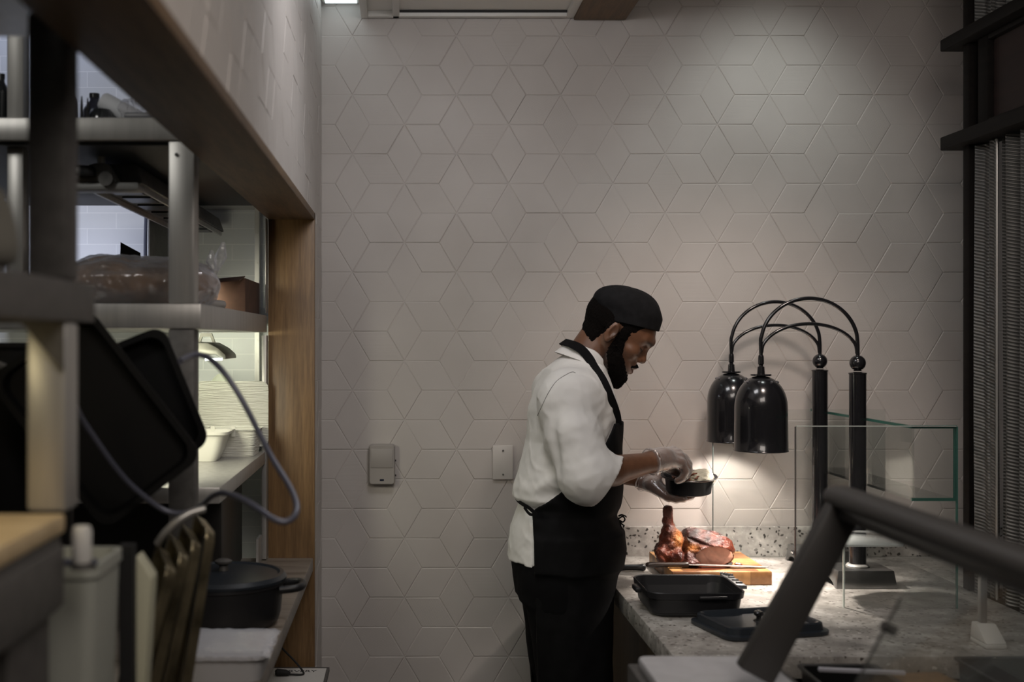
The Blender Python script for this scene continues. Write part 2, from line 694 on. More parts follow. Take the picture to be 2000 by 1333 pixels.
def rhomb_wall(name, origin, ua, va, nrm, u0, u1, v0, v1, star_u, star_v, seed, parent=None, hs=1.0):
    """relief tiles: rhombs of 20 cm on a grout bed. ua, va, nrm: axes; u, v: extent"""
    rnd = random.Random(seed)
    Pv, Cu = 0.2, 0.1763
    hw = 0.5 * Cu * 2 / 3
    origin, ua, va, nrm = (Vector(t) for t in (origin, ua, va, nrm))
    bm = bmesh.new()

    def P(u, v, h):
        return origin + ua * u + va * v + nrm * h
    q = [bm.verts.new(P(a, b_, 0)) for a, b_ in ((u0, v0), (u1, v0), (u1, v1), (u0, v1))]
    f = bm.faces.new(q)
    f.material_index = 4
    i0 = int((u0 - star_u) / Cu) - 2
    i1 = int((u1 - star_u) / Cu) + 2
    j0 = int((v0 - star_v) / Pv) - 2
    j1 = int((v1 - star_v) / Pv) + 2
    for i in range(i0, i1 + 1):
        for j in range(j0, j1 + 1):
            su = star_u + i * Cu
            sv = star_v + j * Pv + (Pv / 2 if i % 2 else 0)
            for (du, dv) in ((0, Pv), (Cu, Pv / 2), (Cu, -Pv / 2)):
                a = Vector((su, sv))
                c = Vector((su + du, sv + dv))
                m = (a + c) / 2
                if du == 0:
                    b_ = m + Vector((Cu / 3, 0))
                    d = m - Vector((Cu / 3, 0))
                else:
                    s_ = 1 if dv > 0 else -1
                    e = Vector((-Cu / 3 / 2 * s_, Pv / 4)) 
                    b_ = m + e
                    d = m - e
                cs = [a, b_, c, d]
                if max(p.x for p in cs) < u0 or min(p.x for p in cs) > u1 or max(p.y for p in cs) < v0 or min(p.y for p in cs) > v1:
                    rnd.random(); rnd.random(); rnd.random()
                    continue
                h = (0.0010 + 0.0016 * rnd.random()) * hs
                tilt = (rnd.random() - 0.5) * 0.0016
                pat = rnd.random()
                mi = 0 if pat < 0.70 else (1 if pat < 0.82 else (2 if pat < 0.92 else 3))

                def ins(t):
                    out = []
                    for k in range(4):
                        p, pm, pp = cs[k], cs[k - 1], cs[(k + 1) % 4]
                        e1 = (pm - p).normalized()
                        e2 = (pp - p).normalized()
                        sn = abs(e1.x * e2.y - e1.y * e2.x)
                        out.append(p + (e1 + e2) * (t / sn))
                    return out
                lv = []
                for (t, hh) in ((0.0001, 0), (0.0024, h * 0.92), (0.0034, h)):
                    lv.append([bm.verts.new(P(p.x, p.y, hh + (tilt * (1 if k in (0, 1) else -1) if hh else 0))) for k, p in enumerate(ins(t))])
                for A, B in zip(lv[:-1], lv[1:]):
                    for k in range(4):
                        f = bm.faces.new((A[k], A[(k + 1) % 4], B[(k + 1) % 4], B[k]))
                        f.material_index = 0
                f = bm.faces.new(lv[-1])
                f.material_index = mi
    for (co, no) in ((P(u0, 0, 0), -ua), (P(u1, 0, 0), ua), (P(0, v0, 0), -va), (P(0, v1, 0), va)):
        bmesh.ops.bisect_plane(bm, geom=bm.verts[:] + bm.edges[:] + bm.faces[:], plane_co=co, plane_no=no, clear_outer=True, dist=1e-6)
    # make the faces look into the room
    bmesh.ops.recalc_face_normals(bm, faces=bm.faces)
    bm.faces.ensure_lookup_table()
    for f in bm.faces:
        if f.normal.dot(nrm) < -0.02:
            f.normal_flip()
    me = bpy.data.meshes.new(name)
    bm.to_mesh(me)
    bm.free()
    return link_mesh(name, me, TILES + [GROUT], parent)


struct(rhomb_wall('wall_back', (0, WY, 0), (1, 0, 0), (0, 0, 1), (0, -1, 0), WX, 2.6, 0, 3.05, -0.1817, 2.6696, 3))
# bulkhead over the pass and the narrow pier beside the wall
m = MB().box(WX - 0.1405, WX - 0.0005, -1.5, 3.67, SOFFIT + 0.001, 3.05)
m.box(WX - 0.14, WX - 0.0005, 3.671, WY + 0.05, 0, 3.05)
wl_ = struct(m.build('wall_left', WHITEM))
struct(rhomb_wall('wall_left_tiles', (WX, 0, 0), (0, 1, 0), (0, 0, 1), (1, 0, 0), -1.5, WY - 0.004, SOFFIT, 3.05, 3.80, 2.71, 5, wl_, 0.5))
struct(rhomb_wall('wall_left_pier_tiles', (WX, 0, 0), (0, 1, 0), (0, 0, 1), (1, 0, 0), 3.673, WY - 0.004, 0, SOFFIT, 3.80, 2.71, 6, wl_, 0.5))
# oak lining of the pass
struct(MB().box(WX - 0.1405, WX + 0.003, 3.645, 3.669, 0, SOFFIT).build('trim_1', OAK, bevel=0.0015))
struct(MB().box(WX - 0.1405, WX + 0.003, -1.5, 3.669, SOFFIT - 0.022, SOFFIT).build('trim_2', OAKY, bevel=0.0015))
# kitchen behind the pass
struct(MB().box(-2.6, -0.4265, WY, WY + 0.05, 0, 3.05).build('wall_kitchen_back', BRICK))
struct(MB().box(-2.65, -2.6, -1.5, WY + 0.05, 0, 3.05).build('wall_kitchen_left', WHITEM))
struct(MB().box(-2.65, 3.4, -1.55, WY + 0.1, -0.05, 0).build('floor', FLOORM))
struct(MB().box(-2.65, 3.4, -1.55, WY + 0.1, 3.05, 3.1).build('ceiling', CEILM))
struct(MB().box(-2.65, 3.4, -1.6, -1.55, 0, 3.05).build('wall_front', WHITEM))
struct(MB().box(3.3, 3.35, -1.55, WY + 0.1, 0, 3.05).build('wall_right', simple('dark_plaster', (0.06, 0.055, 0.05), 0.8)))
# steel corner profile of the opening
struct(MB().box(-0.4410, -0.4270, 3.60, 3.644, 0.97, 1.655).box(-0.4310, -0.4275, 3.60, 3.644, 1.725, 2.014).build('trim_3', STEEL, bevel=0.001))
pf = MB().box(-0.505, -0.49, 3.93, 3.98, 1.31, 2.6)
for z in (1.36, 1.43, 1.5, 1.57, 1.64, 1.8, 1.9, 2.0):
    pf.cyl((-0.4975, 3.931, z), (-0.4975, 3.926, z), 0.004, 10)
struct(pf.build('trim_4', STEEL))
struct(MB().box(-0.806, -0.80, 3.68, 3.98, 1.302, 2.7).build('trim_5', STEELD, bevel=0.002))  # steel frame deepened into an added panel that blocks the kitchen lamp

# dropped ceiling box with framed access panels, oak end beam
cz = 2.7275
cb = struct(MB().box(-0.152, 0.566, 1.0, WY - 0.008, cz + 0.02, 3.049).build('ceiling_drop', GREYP))
fr = MB()
for (x0, x1) in ((-0.152, -0.128), (-0.045, -0.022), (0.54, 0.566)):
    fr.box(x0, x1, 1.0, WY - 0.008, cz, cz + 0.0198)
fr.box(-0.128, 0.54, WY - 0.034, WY - 0.008, cz, cz + 0.0198)
struct(fr.build('ceiling_drop_frame', ALU, cb, bevel=0.002))
g = MB().box(-0.0218, 0.5398, WY - 0.040, WY - 0.0342, cz + 0.012, cz + 0.0199)
struct(g.build('ceiling_drop_shadow_gap', RUBBER, cb))
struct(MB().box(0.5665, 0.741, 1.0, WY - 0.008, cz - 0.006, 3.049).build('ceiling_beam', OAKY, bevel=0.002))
lt = thing('ceiling_light', 'square white ceiling light in the corner above the tiled left wall', 'light', (-0.21, 3.85, 2.78))
MB().box(-0.282, -0.155, 3.6, 3.975, 2.779, 2.80).build('frame', ALU, lt, bevel=0.002)
MB().box(-0.272, -0.165, 3.63, 3.966, 2.7755, 2.7788).build('diffuser', PANELGLOW, lt)
MB().box(-0.23, -0.20, 3.7, 3.73, 2.80, 3.049).build('hanger', ALU, lt)

# ---------------------------------------------------------------- right side: frame and metal curtain
CX = 1.642
fr = thing('curtain_frame', 'dark stained wooden frame with a red-brown upper panel along the right side', 'frame', (CX, 3.2, 0))
MB().box(CX - 0.018, CX + 0.03, 3.398, 3.435, 0.916, 3.049).build('post', DARKWOOD, fr, bevel=0.003)
MB().box(CX - 0.05, CX + 0.05, 0.6, 3.512, 2.205, 2.245).build('lower_beam', DARKWOOD, fr, bevel=0.004)
MB().box(CX - 0.05, CX + 0.05, 0.6, 3.512, 2.50, 2.535).build('upper_beam', DARKWOOD, fr, bevel=0.004)
MB().box(CX + 0.006, CX + 0.02, 0.6, 3.359, 2.246, 2.499).build('panel', REDWOOD, fr)
MB().box(CX - 0.012, CX + 0.03, 3.30, 3.358, 2.246, 2.499).box(CX - 0.012, CX + 0.03, 0.6, 3.30, 2.246, 2.262).box(CX - 0.012, CX + 0.03, 0.6, 3.30, 2.484, 2.499).build('panel_molding', DARKWOOD, fr, bevel=0.003)


def mk_mesh():
    k = N('woven_metal_mesh')
    b = k.b
    b.inputs['Metallic'].default_value = 0.6
    b.inputs['Roughness'].default_value = 0.42
    v = k.coords((1, 1, 1), (math.radians(-24), 0, 0))
    w = k.n('TexWave', wave_type='BANDS', bands_direction='Z')
    w.inputs['Scale'].default_value = 36
    k.l(v, w.inputs['Vector'])
    v2 = k.coords((1, 1, 1), (math.radians(-58), 0, 0))
    w2 = k.n('TexWave', wave_type='BANDS', bands_direction='Z')
    w2.inputs['Scale'].default_value = 9
    k.l(v2, w2.inputs['Vector'])
    mx = k.n('MixRGB', blend_type='MULTIPLY')
    mx.inputs[0].default_value = 0.35
    k.l(w.outputs['Color'], mx.inputs[1])
    k.l(w2.outputs['Color'], mx.inputs[2])
    k.l(k.ramp(mx.outputs[0], [(0.15, (0.07, 0.07, 0.066)), (0.8, (0.19, 0.185, 0.175))]), b.inputs['Base Color'])
    k.l(k.bump(mx.outputs[0], 0.6, 0.003), b.inputs['Normal'])
    return k.m


MESHM = mk_mesh()


def curtain(y0, y1, z0, z1, name):
    vs, fs = [], []
    ny = int((y1 - y0) / 0.004)
    zs = np.linspace(z0, z1, 30)
    for i in range(ny + 1):
        y = y0 + (y1 - y0) * i / ny
        ph = y * 2 * math.pi / 0.085
        x = CX + 0.012 + 0.016 * math.sin(ph) + 0.007 * math.sin(ph * 2.3 + 1)
        for z in zs:
            vs.append((x + 0.002 * math.sin(z * 4 + y * 20), y, z))
    nz = len(zs)
    for i in range(ny):
        for j in range(nz - 1):
            fs.append((i * nz + j, (i + 1) * nz + j, (i + 1) * nz + j + 1, i * nz + j + 1))
    return MB().add(vs, fs)


cu = thing('metal_mesh_curtain', 'grey pleated metal mesh curtain hanging to the counter under the dark frame', 'curtain', (CX, 3.3, 0.92))
curtain(0.9, 3.268, 0.918, 2.2, 'a').build('front_pleats', MESHM, cu, solid=0.0015)
curtain(3.276, 3.394, 0.918, 2.2, 'b').build('rear_pleats', MESHM, cu, solid=0.0015)
MB().cyl((CX - 0.0, 3.272, 0.918), (CX - 0.0, 3.272, 2.2), 0.0035, 8).build('edge_rod', STEEL, cu)
cu2 = curtain(0.9, 3.394, 2.54, 3.04, 'c').build('metal_mesh_curtain', MESHM, None, solid=0.0015)
tag(cu2, 'grey metal mesh curtain above the upper beam of the dark frame', 'curtain')

# ---------------------------------------------------------------- the carving counter
CT = 0.913
ctr = struct(MB().box(0.615, CX, 2.706, WY - 0.007, CT - 0.052, CT).box(CX, 2.4, 3.44, WY - 0.007, CT - 0.052, CT).build('counter', STONE, bevel=0.003))
ctr.name = 'countertop'
del ctr['kind']
tag(ctr, 'speckled grey stone worktop of the carving station against the tiled wall', 'countertop')
bs = MB().box(0.615, 2.4, WY - 0.027, WY - 0.0075, CT, CT + 0.1).build('backsplash', SPLASH, ctr, bevel=0.0015)
ob = thing('base_cabinet', 'dark base cabinet under the stone worktop', 'cabinet', (1.1, 3.4, 0))
MB().box(0.70, 2.4, 2.80, WY - 0.01, 0, CT - 0.053).build('body', simple('dark_laminate', (0.018, 0.015, 0.013), 0.6), ob)
MB().box(0.690, 0.6995, 3.28, 3.95, 0.05, CT - 0.10).build('side_panel', CABWOOD, ob)

# kitchen counter of the pass (left)
kc = thing('kitchen_counter', 'grey-brown laminate counter running through the pass on the left', 'counter', (-0.6, 2.8, 0))
MB().box(-1.6, -0.2875, 0.8, 3.643, 0.926, 0.966).build('top', GREYWOOD, kc, bevel=0.002)
MB().box(-1.6, -0.62, 0.8, 3.63, 0, 0.925).build('cabinet_body', simple('dark_cabinet', (0.05, 0.035, 0.025), 0.6), kc)
ps = MB().box(-0.618, -0.235, 3.25, 3.62, 0.62, 0.635).build('low_shelf', STEELD, None, bevel=0.002)
tag(ps, 'low shelf under the laminate counter at the foot of the pass', 'shelf')
MB().box(-0.618, -0.60, 3.25, 3.62, 0.02, 0.62).build('leg', STEELD, ps)
pp = thing('paper_sheet', 'white printed paper sheet on the low shelf beside the tiled wall', 'paper', (-0.33, 3.5, 0.6355))
MB().box(-0.41, -0.243, 3.36, 3.60, 0.6355, 0.6365).build('sheet', PAPER, pp)


def text(name, body, loc, size, mat, parent, rot=(0, 0, 0), extrude=0.0003):
    cu_ = bpy.data.curves.new(name, 'FONT')
    cu_.body = body
    cu_.size = size
    cu_.extrude = extrude
    cu_.align_x = 'CENTER'
    tmp = bpy.data.objects.new(name + '_tmp', cu_)
    COL.objects.link(tmp)
    bpy.context.view_layer.update()
    dg = bpy.context.evaluated_depsgraph_get()
    me = bpy.data.meshes.new_from_object(tmp.evaluated_get(dg))
    bpy.data.objects.remove(tmp)
    M = Matrix.Translation(Vector(loc)) @ Matrix.Rotation(rot[2], 4, 'Z') @ Matrix.Rotation(rot[0], 4, 'X')
    me.transform(M)
    me.materials.clear()
    return link_mesh(name, me, mat, parent)


text('lettering', 'CARVERY', (-0.335, 3.558, 0.6367), 0.030, INK, pp)
cable = thing('power_cable', 'thin black cable with a plug lying on the printed paper sheet', 'cable', (-0.36, 3.5, 0.637))
MB().tube(spline([(-0.43, 3.56, 0.925), (-0.40, 3.56, 0.735), (-0.375, 3.55, 0.712), (-0.335, 3.54, 0.675), (-0.308, 3.53, 0.645), (-0.312, 3.52, 0.640), (-0.335, 3.515, 0.6415), (-0.355, 3.515, 0.643)], 6), 0.003, 8).build('cord', RUBBER, cable)
MB().tube([(-0.345, 3.515, 0.644), (-0.352, 3.515, 0.645), (-0.36, 3.515, 0.647), (-0.385, 3.515, 0.648), (-0.39, 3.515, 0.648)], [0.004, 0.008, 0.0095, 0.011, 0.007], 12).build('plug', RUBBER, cable)

# two plates on the tiled wall
cp = thing('cover_plate', 'plain pale wall plate with two screws just behind the chef\'s back', 'wall plate', (0.326, WY - 0.008, 1.228))
MB().box(0.292, 0.3605, WY - 0.016, WY - 0.0075, 1.17, 1.286).build('plate', simple('ivory_plate', (0.56, 0.53, 0.50), 0.4), cp, bevel=0.003)
for z in (1.187, 1.268):
    MB().cyl((0.327, WY - 0.0165, z), (0.327, WY - 0.0195, z), 0.0032, 12).build('screw', STEELD, cp)
tb = thing('wall_controller', 'greyish wall-mounted control box with a small dark window, on the bare tiled wall', 'control box', (-0.08, WY - 0.01, 1.22))
TBM = simple('beige_plastic', (0.33, 0.305, 0.285), 0.5)
rings(MB(), [([(p[0], p[1]) for p in rrect(-0.081, 1.222, 0.044, 0.068, 0.010)], 0), ([(p[0], p[1]) for p in rrect(-0.081, 1.222, 0.044, 0.068, 0.010)], 0.022), ([(p[0], p[1]) for p in rrect(-0.081, 1.222, 0.040, 0.064, 0.008)], 0.028)], M=Matrix(((1, 0, 0), (0, 0, -1), (0, 1, 0))), c=(0, WY - 0.007, 0)).build('housing', TBM, tb)
MB().box(-0.118, -0.044, WY - 0.0375, WY - 0.0348, 1.212, 1.276).build('flap', TBM, tb, bevel=0.002)
MB().box(-0.088, -0.074, WY - 0.0362, WY - 0.0348, 1.168, 1.174).build('window', simple('dark_window', (0.01, 0.015, 0.035), 0.2), tb)
for z in (1.185, 1.235):
    MB().cyl((-0.0372, WY - 0.02, z), (-0.033, WY - 0.02, z), 0.0032, 10).build('side_knob', RUBBER, tb)

# ---------------------------------------------------------------- heat lamps
def heat_lamp(Y, label):
    X = 1.346
    t = thing('heat_lamp', label, 'heat lamp', (X, Y, CT), 'black arched heat lamps on the stone worktop')
    # base: tapered steel box with arched ends
    b_ = MB()
    x0, x1, y0, y1 = X - 0.09, X + 0.09, Y - 0.072, Y + 0.072
    top = CT + 0.052
    n = 12
    vs = []
    # arched left and right sides: outline per x side, joined by top/front/back
    for (x, xt) in ((x0, x0 + 0.008), (x1, x1 - 0.008)):
        for i in range(n + 1):
            tt = i / n
            y = y0 + 0.016 + (y1 - y0 - 0.032) * tt
            z = CT + 0.022 * math.sin(math.pi * tt) ** 0.6 if 0 < i < n else CT
            vs.append((x, y, z))
        vs += [(x, y1, CT), (xt, y1 - 0.006, top), (xt, y0 + 0.006, top), (x, y0, CT)]
    k = n + 5
    f = [tuple(range(k)), tuple(range(k, 2 * k))[::-1]]
    for i in range(k):
        j = (i + 1) % k
        f.append((i, j, k + j, k + i))
    b_.add(vs, f)
    bs_ = b_.build('base', BASEM, t, bevel=0.002)
    MB().box(x0 - 0.0005, x0 + 0.006, Y - 0.014, Y + 0.014, CT + 0.029, CT + 0.043).build('rocker_switch', PLASTB, bs_, bevel=0.001)
    for dy in (-0.006, 0.006):
        MB().cyl((x0 - 0.0015, Y + dy, CT + 0.036), (x0 + 0.003, Y + dy, CT + 0.036), 0.0028, 10).build('switch_mark', WHITEP, bs_)
    MB().lathe([(0, 0), (0.034, 0), (0.034, 0.004), (0.030, 0.009), (0.026, 0.010), (0, 0.010)], (X, Y, top), 32).build('collar_ring', STEEL, t)
    zc = 1.572
    MB().lathe([(0, 0), (0.0245, 0), (0.0245, zc - 0.030 - top - 0.005), (0.0262, zc - 0.030 - top - 0.004), (0.0262, zc - 0.030 - top), (0.016, zc - 0.0275 - top), (0, zc - 0.0275 - top)], (X, Y, top + 0.001), 32).build('post', LAMPBLK, t)
    pr = [(0, -0.024), (0.013, -0.0235), (0.010, -0.020)] + [(0.0235 * math.cos(math.radians(a)), 0.0235 * math.sin(math.radians(a))) for a in range(-55, 90, 9)] + [(0, 0.0235)]
    MB().lathe(pr, (X, Y, zc), 28).build('ball', LAMPBLK, t)
    xs = X - 0.288     # shade axis
    zs = 1.598
    # two arches
    outer = [(xs, zs + 0.0)]
    cx, rx = (xs + X) / 2, (X - xs) / 2
    o_pts = [(xs, Y, 1.56), (xs, Y, 1.60), (xs - 0.001, Y, 1.64)]
    for a in range(170, 9, -8):
        o_pts.append((cx + rx * 1.0 * math.cos(math.radians(a)), Y, 1.631 + 0.134 * math.sin(math.radians(a))))
    o_pts += [(X, Y, 1.625), (X, Y, zc + 0.018)]
    MB().tube(spline(o_pts, 3), 0.0058, 12).build('outer_arch', LAMPBLK, t)
    i_pts = [(xs + 0.002, Y, 1.603)]
    for a in range(165, 14, -10):
        i_pts.append((cx + rx * 1.0 * math.cos(math.radians(a)), Y, 1.600 + 0.089 * math.sin(math.radians(a))))
    i_pts.append((X - 0.002, Y, 1.600))
    MB().tube(spline(i_pts, 3), 0.0052, 12).build('inner_arch', LAMPBLK, t)
    MB().lathe([(0, 0.058), (0.0075, 0.058), (0.0085, 0.050), (0.0085, 0.032), (0.0065, 0.030), (0.0065, 0.026), (0.010, 0.024), (0.0115, 0.003), (0.030, 0.002), (0.030, -0.003), (0, -0.004)], (xs, Y, 1.537), 24).build('swivel', LAMPBLK, t)
    R, H = 0.078, 0.224
    zb = 1.31
    po, pi_ = [], []
    for i in range(0, 19):
        a = math.radians(90 * i / 18)
        po.append((R * 0.985 * math.sin(a) ** 0.9 if i else 0.0, zb + 0.128 + 0.096 * math.cos(a)))
    po.append((R * 0.995, zb + 0.05))
    po += [(R, zb + 0.004), (R + 0.0015, zb + 0.002), (R + 0.001, zb)]
    pi_ = [(R - 0.002, zb), (R - 0.003, zb + 0.05), (R - 0.005, zb + 0.125)]
    for i in range(17, 0, -2):
        a = math.radians(90 * i / 18)
        pi_.append(((R - 0.004) * 0.98 * math.sin(a) ** 0.9, zb + 0.125 + 0.092 * math.cos(a)))
    pi_.append((0, zb + 0.217))
    sh = MB().lathe(po + pi_, (xs, Y, 0), 48).build('shade', LAMPBLK, t)
    for k_ in range(8):
        a = math.radians(22 + 45 * k_)
        d = Vector((math.cos(a), math.sin(a), 0))
        c_ = Vector((xs, Y, zb + 0.206)) + d * 0.0475
        MB().tube([c_ - (d * 0.5 + Vector((0, 0, 0.86))) * 0.001, c_ + (d * 0.55 + Vector((0, 0, 0.83))) * 0.0026], 0.0042, 12).build('vent_hole', simple('vent_rim', (0.25, 0.25, 0.27), 0.3, 0.8) if 'vent_rim' not in MATS else MATS['vent_rim'], sh)
    MB().lathe([(0, -0.062), (0.024, -0.056), (0.038, -0.040), (0.040, -0.028), (0.030, -0.008), (0.016, 0.010), (0.015, 0.05), (0, 0.05)], (xs, Y, zb + 0.135), 24).build('bulb', BULB, t)
    return t, xs, zb


for Y, lab in ((3.51, 'black arched heat lamp nearest the camera, its dome shade overlapping the other one'), (3.83, 'black arched heat lamp nearest the tiled wall, its dome shade partly hidden')):
    t, xs, zb = heat_lamp(Y, lab)
    s_ = spot('heat_lamp_light', (xs, Y, zb + 0.071), (xs, Y, 0.9), 34 if Y < 3.6 else 17, (1.0, 0.89, 0.80), 124, 0.75, 0.022)
    wp = Vector(s_.location)
    s_.parent = t
    s_.location = wp - wloc(t)

# ---------------------------------------------------------------- on the worktop
bd = thing('butcher_block', 'thick butcher block cutting board of glued wood pieces under the roast turkey', 'cutting board', (0.94, 3.66, CT))
MB().box(0.790, 1.086, 3.492, 3.828, CT + 0.0005, CT + 0.040).build('block', BUTCHER, bd, bevel=0.003)
BT = CT + 0.0405


def knife(name, label, h0, h1, tip, hr, parts, grp=None):
    t = thing(name, label, 'knife', h0, grp)
    h0, h1, tip = Vector(h0), Vector(h1), Vector(tip)
    d = (h1 - h0).normalized()
    pts = [h0, h0 + d * 0.006, h0 + d * 0.02, h0.lerp(h1, 0.4), h0.lerp(h1, 0.75), h1 - d * 0.008, h1]
    rr = [hr * 0.55, hr * 0.95, hr * 1.1, hr * 0.9, hr * 0.92, hr * 1.1, hr * 0.9]
    MB().tube(spline(pts, 3), [float(v) for v in np.interp(np.linspace(0, 6, 19), range(7), rr)], 14).build('handle', parts, t)
    if tip != h1:
        nb = 30
        vs = []
        side = d.cross(Vector((0, 0, 1))).normalized()
        for i in range(nb + 1):
            tt = i / nb
            p = h1.lerp(tip, tt)
            w = 0.0105 * (1 - max(0, (tt - 0.9) / 0.1) ** 2 * 0.8)
            sc = 0.0014 * abs(math.sin(tt * nb * 0.75))
            vs += [p + side * w + Vector((0, 0, 0.0018)), p - side * (w + sc) + Vector((0, 0, 0.0018)), p - side * (w + sc) + Vector((0, 0, 0.0003)), p + side * w + Vector((0, 0, 0.0003))]
        fs = [(0, 1, 2, 3)]
        for i in range(nb):
            for k in range(4):
                l = (k + 1) % 4
                fs.append((i * 4 + k, i * 4 + l, i * 4 + 4 + l, i * 4 + 4 + k))
        fs.append((nb * 4 + 3, nb * 4 + 2, nb * 4 + 1, nb * 4))
        MB().add(vs, fs).build('blade', STEEL, t, smooth=False)
    return t


knife('carving_knife', 'long serrated carving knife with a dark handle lying across the butcher block', (0.722, 3.545, BT + 0.010), (0.850, 3.545, BT + 0.010), (1.093, 3.55, BT + 0.001), 0.0085, simple('dark_handle', (0.03, 0.02, 0.016), 0.3))
knife('knife_with_black_handle', 'black-handled knife lying flat on the worktop left of the butcher block', (0.650, 3.70, CT + 0.012), (0.752, 3.705, CT + 0.012), (0.752, 3.705, CT + 0.012), 0.0105, PLASTB).name = 'kitchen_knife'

# roasting pan
pan = thing('roasting_pan', 'deep square black cast-iron pan without its lid at the left end of the worktop', 'pan', (0.76, 3.19, CT))
cx, cy = 0.762, 3.19
lv = [(rrect(cx, cy, 0.105, 0.098, 0.03), CT + 0.0005), (rrect(cx, cy, 0.114, 0.107, 0.036), CT + 0.006), (rrect(cx, cy, 0.122, 0.117, 0.04), CT + 0.048), (rrect(cx, cy, 0.128, 0.122, 0.042), CT + 0.050),
      (rrect(cx, cy, 0.130, 0.124, 0.042), CT + 0.066), (rrect(cx, cy, 0.128, 0.122, 0.040), CT + 0.068), (rrect(cx, cy, 0.125, 0.119, 0.038), CT + 0.066), (rrect(cx, cy, 0.117, 0.111, 0.034), CT + 0.012), (rrect(cx, cy, 0.108, 0.102, 0.03), CT + 0.008)]
rings(MB(), lv).build('body', IRON, pan)
for (x, y, hx, hy) in ((cx - 0.137, cy, 0.0085, 0.028),):
    MB().box(x - hx, x + hx, y - hy, y + hy, CT + 0.048, CT + 0.062).build('handle', IRON, pan, bevel=0.004)
MB().box(cx + 0.0, cx + 0.075, cy - 0.134, cy - 0.123, CT + 0.052, CT + 0.061).build('pouring_lip', IRON, pan, bevel=0.004)
sc = MB()
sc.hexa([(0.884, 3.315, CT + 0.054), (0.893, 3.20, CT + 0.050), (0.927, 3.20, CT + 0.050), (0.906, 3.322, CT + 0.054)], [(0.884, 3.315, CT + 0.070), (0.893, 3.20, CT + 0.062), (0.927, 3.20, CT + 0.060), (0.906, 3.322, CT + 0.070)])
for i in range(5):
    p = Vector((0.886 + i * 0.0062, 3.318 - i * 0.006, CT + 0.071))
    sc.cyl(p + Vector((0, -0.008, 0)), p + Vector((0.002, 0.006, -0.001)), 0.0034, 10)
for i in range(3):
    p = Vector((0.896 + i * 0.003, 3.275 - i * 0.028, CT + 0.068 - i * 0.0018))
    sc.cyl(p, p + Vector((0.018, 0.002, -0.001)), 0.003, 10)
sc = sc.build('ridged_handle', simple('ridged_grey', (0.15, 0.15, 0.147), 0.4, 0.2), pan, bevel=0.002)
sc['label'] = 'grey ridged handle grip'

# lid
lid = thing('pan_lid', 'black rectangular cast-iron lid with a centre knob lying at the front of the worktop', 'pan lid', (0.88, 2.98, CT))
RZ = Matrix.Rotation(math.radians(14), 3, 'Z')
LC = (0.888, 2.965, CT)
lv = [(rrect(0, 0, 0.140, 0.108, 0.035), 0.0005), (rrect(0, 0, 0.143, 0.111, 0.036), 0.004), (rrect(0, 0, 0.143, 0.111, 0.036), 0.011), (rrect(0, 0, 0.132, 0.100, 0.03), 0.013), (rrect(0, 0, 0.130, 0.098, 0.03), 0.028),
      (rrect(0, 0, 0.125, 0.093, 0.028), 0.031), (rrect(0, 0, 0.120, 0.088, 0.026), 0.029), (rrect(0, 0, 0.113, 0.081, 0.022), 0.019), (rrect(0, 0, 0.02, 0.02, 0.018), 0.020)]
rings(MB(), lv, M=RZ, c=LC).build('plate', IRONB, lid)
MB().lathe([(0, 0.019), (0.014, 0.019), (0.013, 0.022), (0.006, 0.026), (0.006, 0.031), (0.012, 0.036), (0.013, 0.041), (0.010, 0.044), (0, 0.045)], LC, 24).build('knob', PLASTB, lid)
MB().lathe([(0, 0.0445), (0.004, 0.0445), (0.004, 0.047), (0, 0.0475)], LC, 16).build('knob_screw', STEEL, lid)

# ---------------------------------------------------------------- glass guards on the worktop
gg = thing('glass_guard', 'low clear glass guard standing on the worktop in front of the heat lamp bases', 'glass guard', (1.27, 3.19, CT))
MB().box(1.056, 1.490, 3.187, 3.193, CT, 1.406).build('front_pane', GLASS, gg)
e = MB().box(1.0565, 1.4895, 3.186, 3.194, 1.4062, 1.4082)
e.build('polished_top_edge', GLASSB, gg)
MB().box(1.0535, 1.0558, 3.186, 3.194, CT, 1.406).build('left_edge', simple('smoky_edge', (0.09, 0.085, 0.08), 0.3), gg)
MB().box(1.4902, 1.4935, 3.186, 3.194, CT, 1.406).build('right_edge', GLASSE, gg)
sh = thing('glass_shelf_box', 'raised glass box with green edges fixed behind the glass guard at the right', 'glass box', (1.38, 3.6, 1.205))
MB().box(1.3745, 1.3805, 3.20, 3.975, 1.205, 1.4).build('side_pane', GLASSH, sh)
MB().box(1.373, 1.382, 3.20, 3.975, 1.400, 1.4075).build('side_edge', GLASSE, sh)
MB().box(1.3805, 1.4885, 3.1965, 3.2025, 1.212, 1.400).build('front_pane', GLASS, sh)
MB().box(1.373, 1.495, 3.1955, 3.2035, 1.4002, 1.409).box(1.373, 1.495, 3.1955, 3.2035, 1.203, 1.2115).box(1.488, 1.496, 3.1955, 3.2035, 1.2115, 1.4002).build('front_edge', GLASSE, sh)
MB().box(1.3805, 1.488, 3.204, 3.97, 1.205, 1.211).build('floor_pane', GLASSH, sh)
wp_ = thing('wall_glass_panel', 'thin clear glass panel close to the tiled wall behind the turkey', 'glass panel', (1.3, 3.93, CT))
MB().box(1.026, 1.60, 3.930, 3.935, CT, 1.409).build('pane', GLASS, wp_)
MB().box(1.0235, 1.0257, 3.929, 3.936, CT, 1.409).build('edge', simple('dark_edge', (0.06, 0.08, 0.075), 0.3), wp_)
MB().box(1.353, 1.366, 3.926, 3.94, 1.402, 1.411).build('clip', GLASSE, wp_)
ws = thing('acrylic_ledge', 'milky white acrylic ledge on a thin clear support behind the glass guard', 'ledge', (1.27, 3.25, 1.08))
FRW = FROST
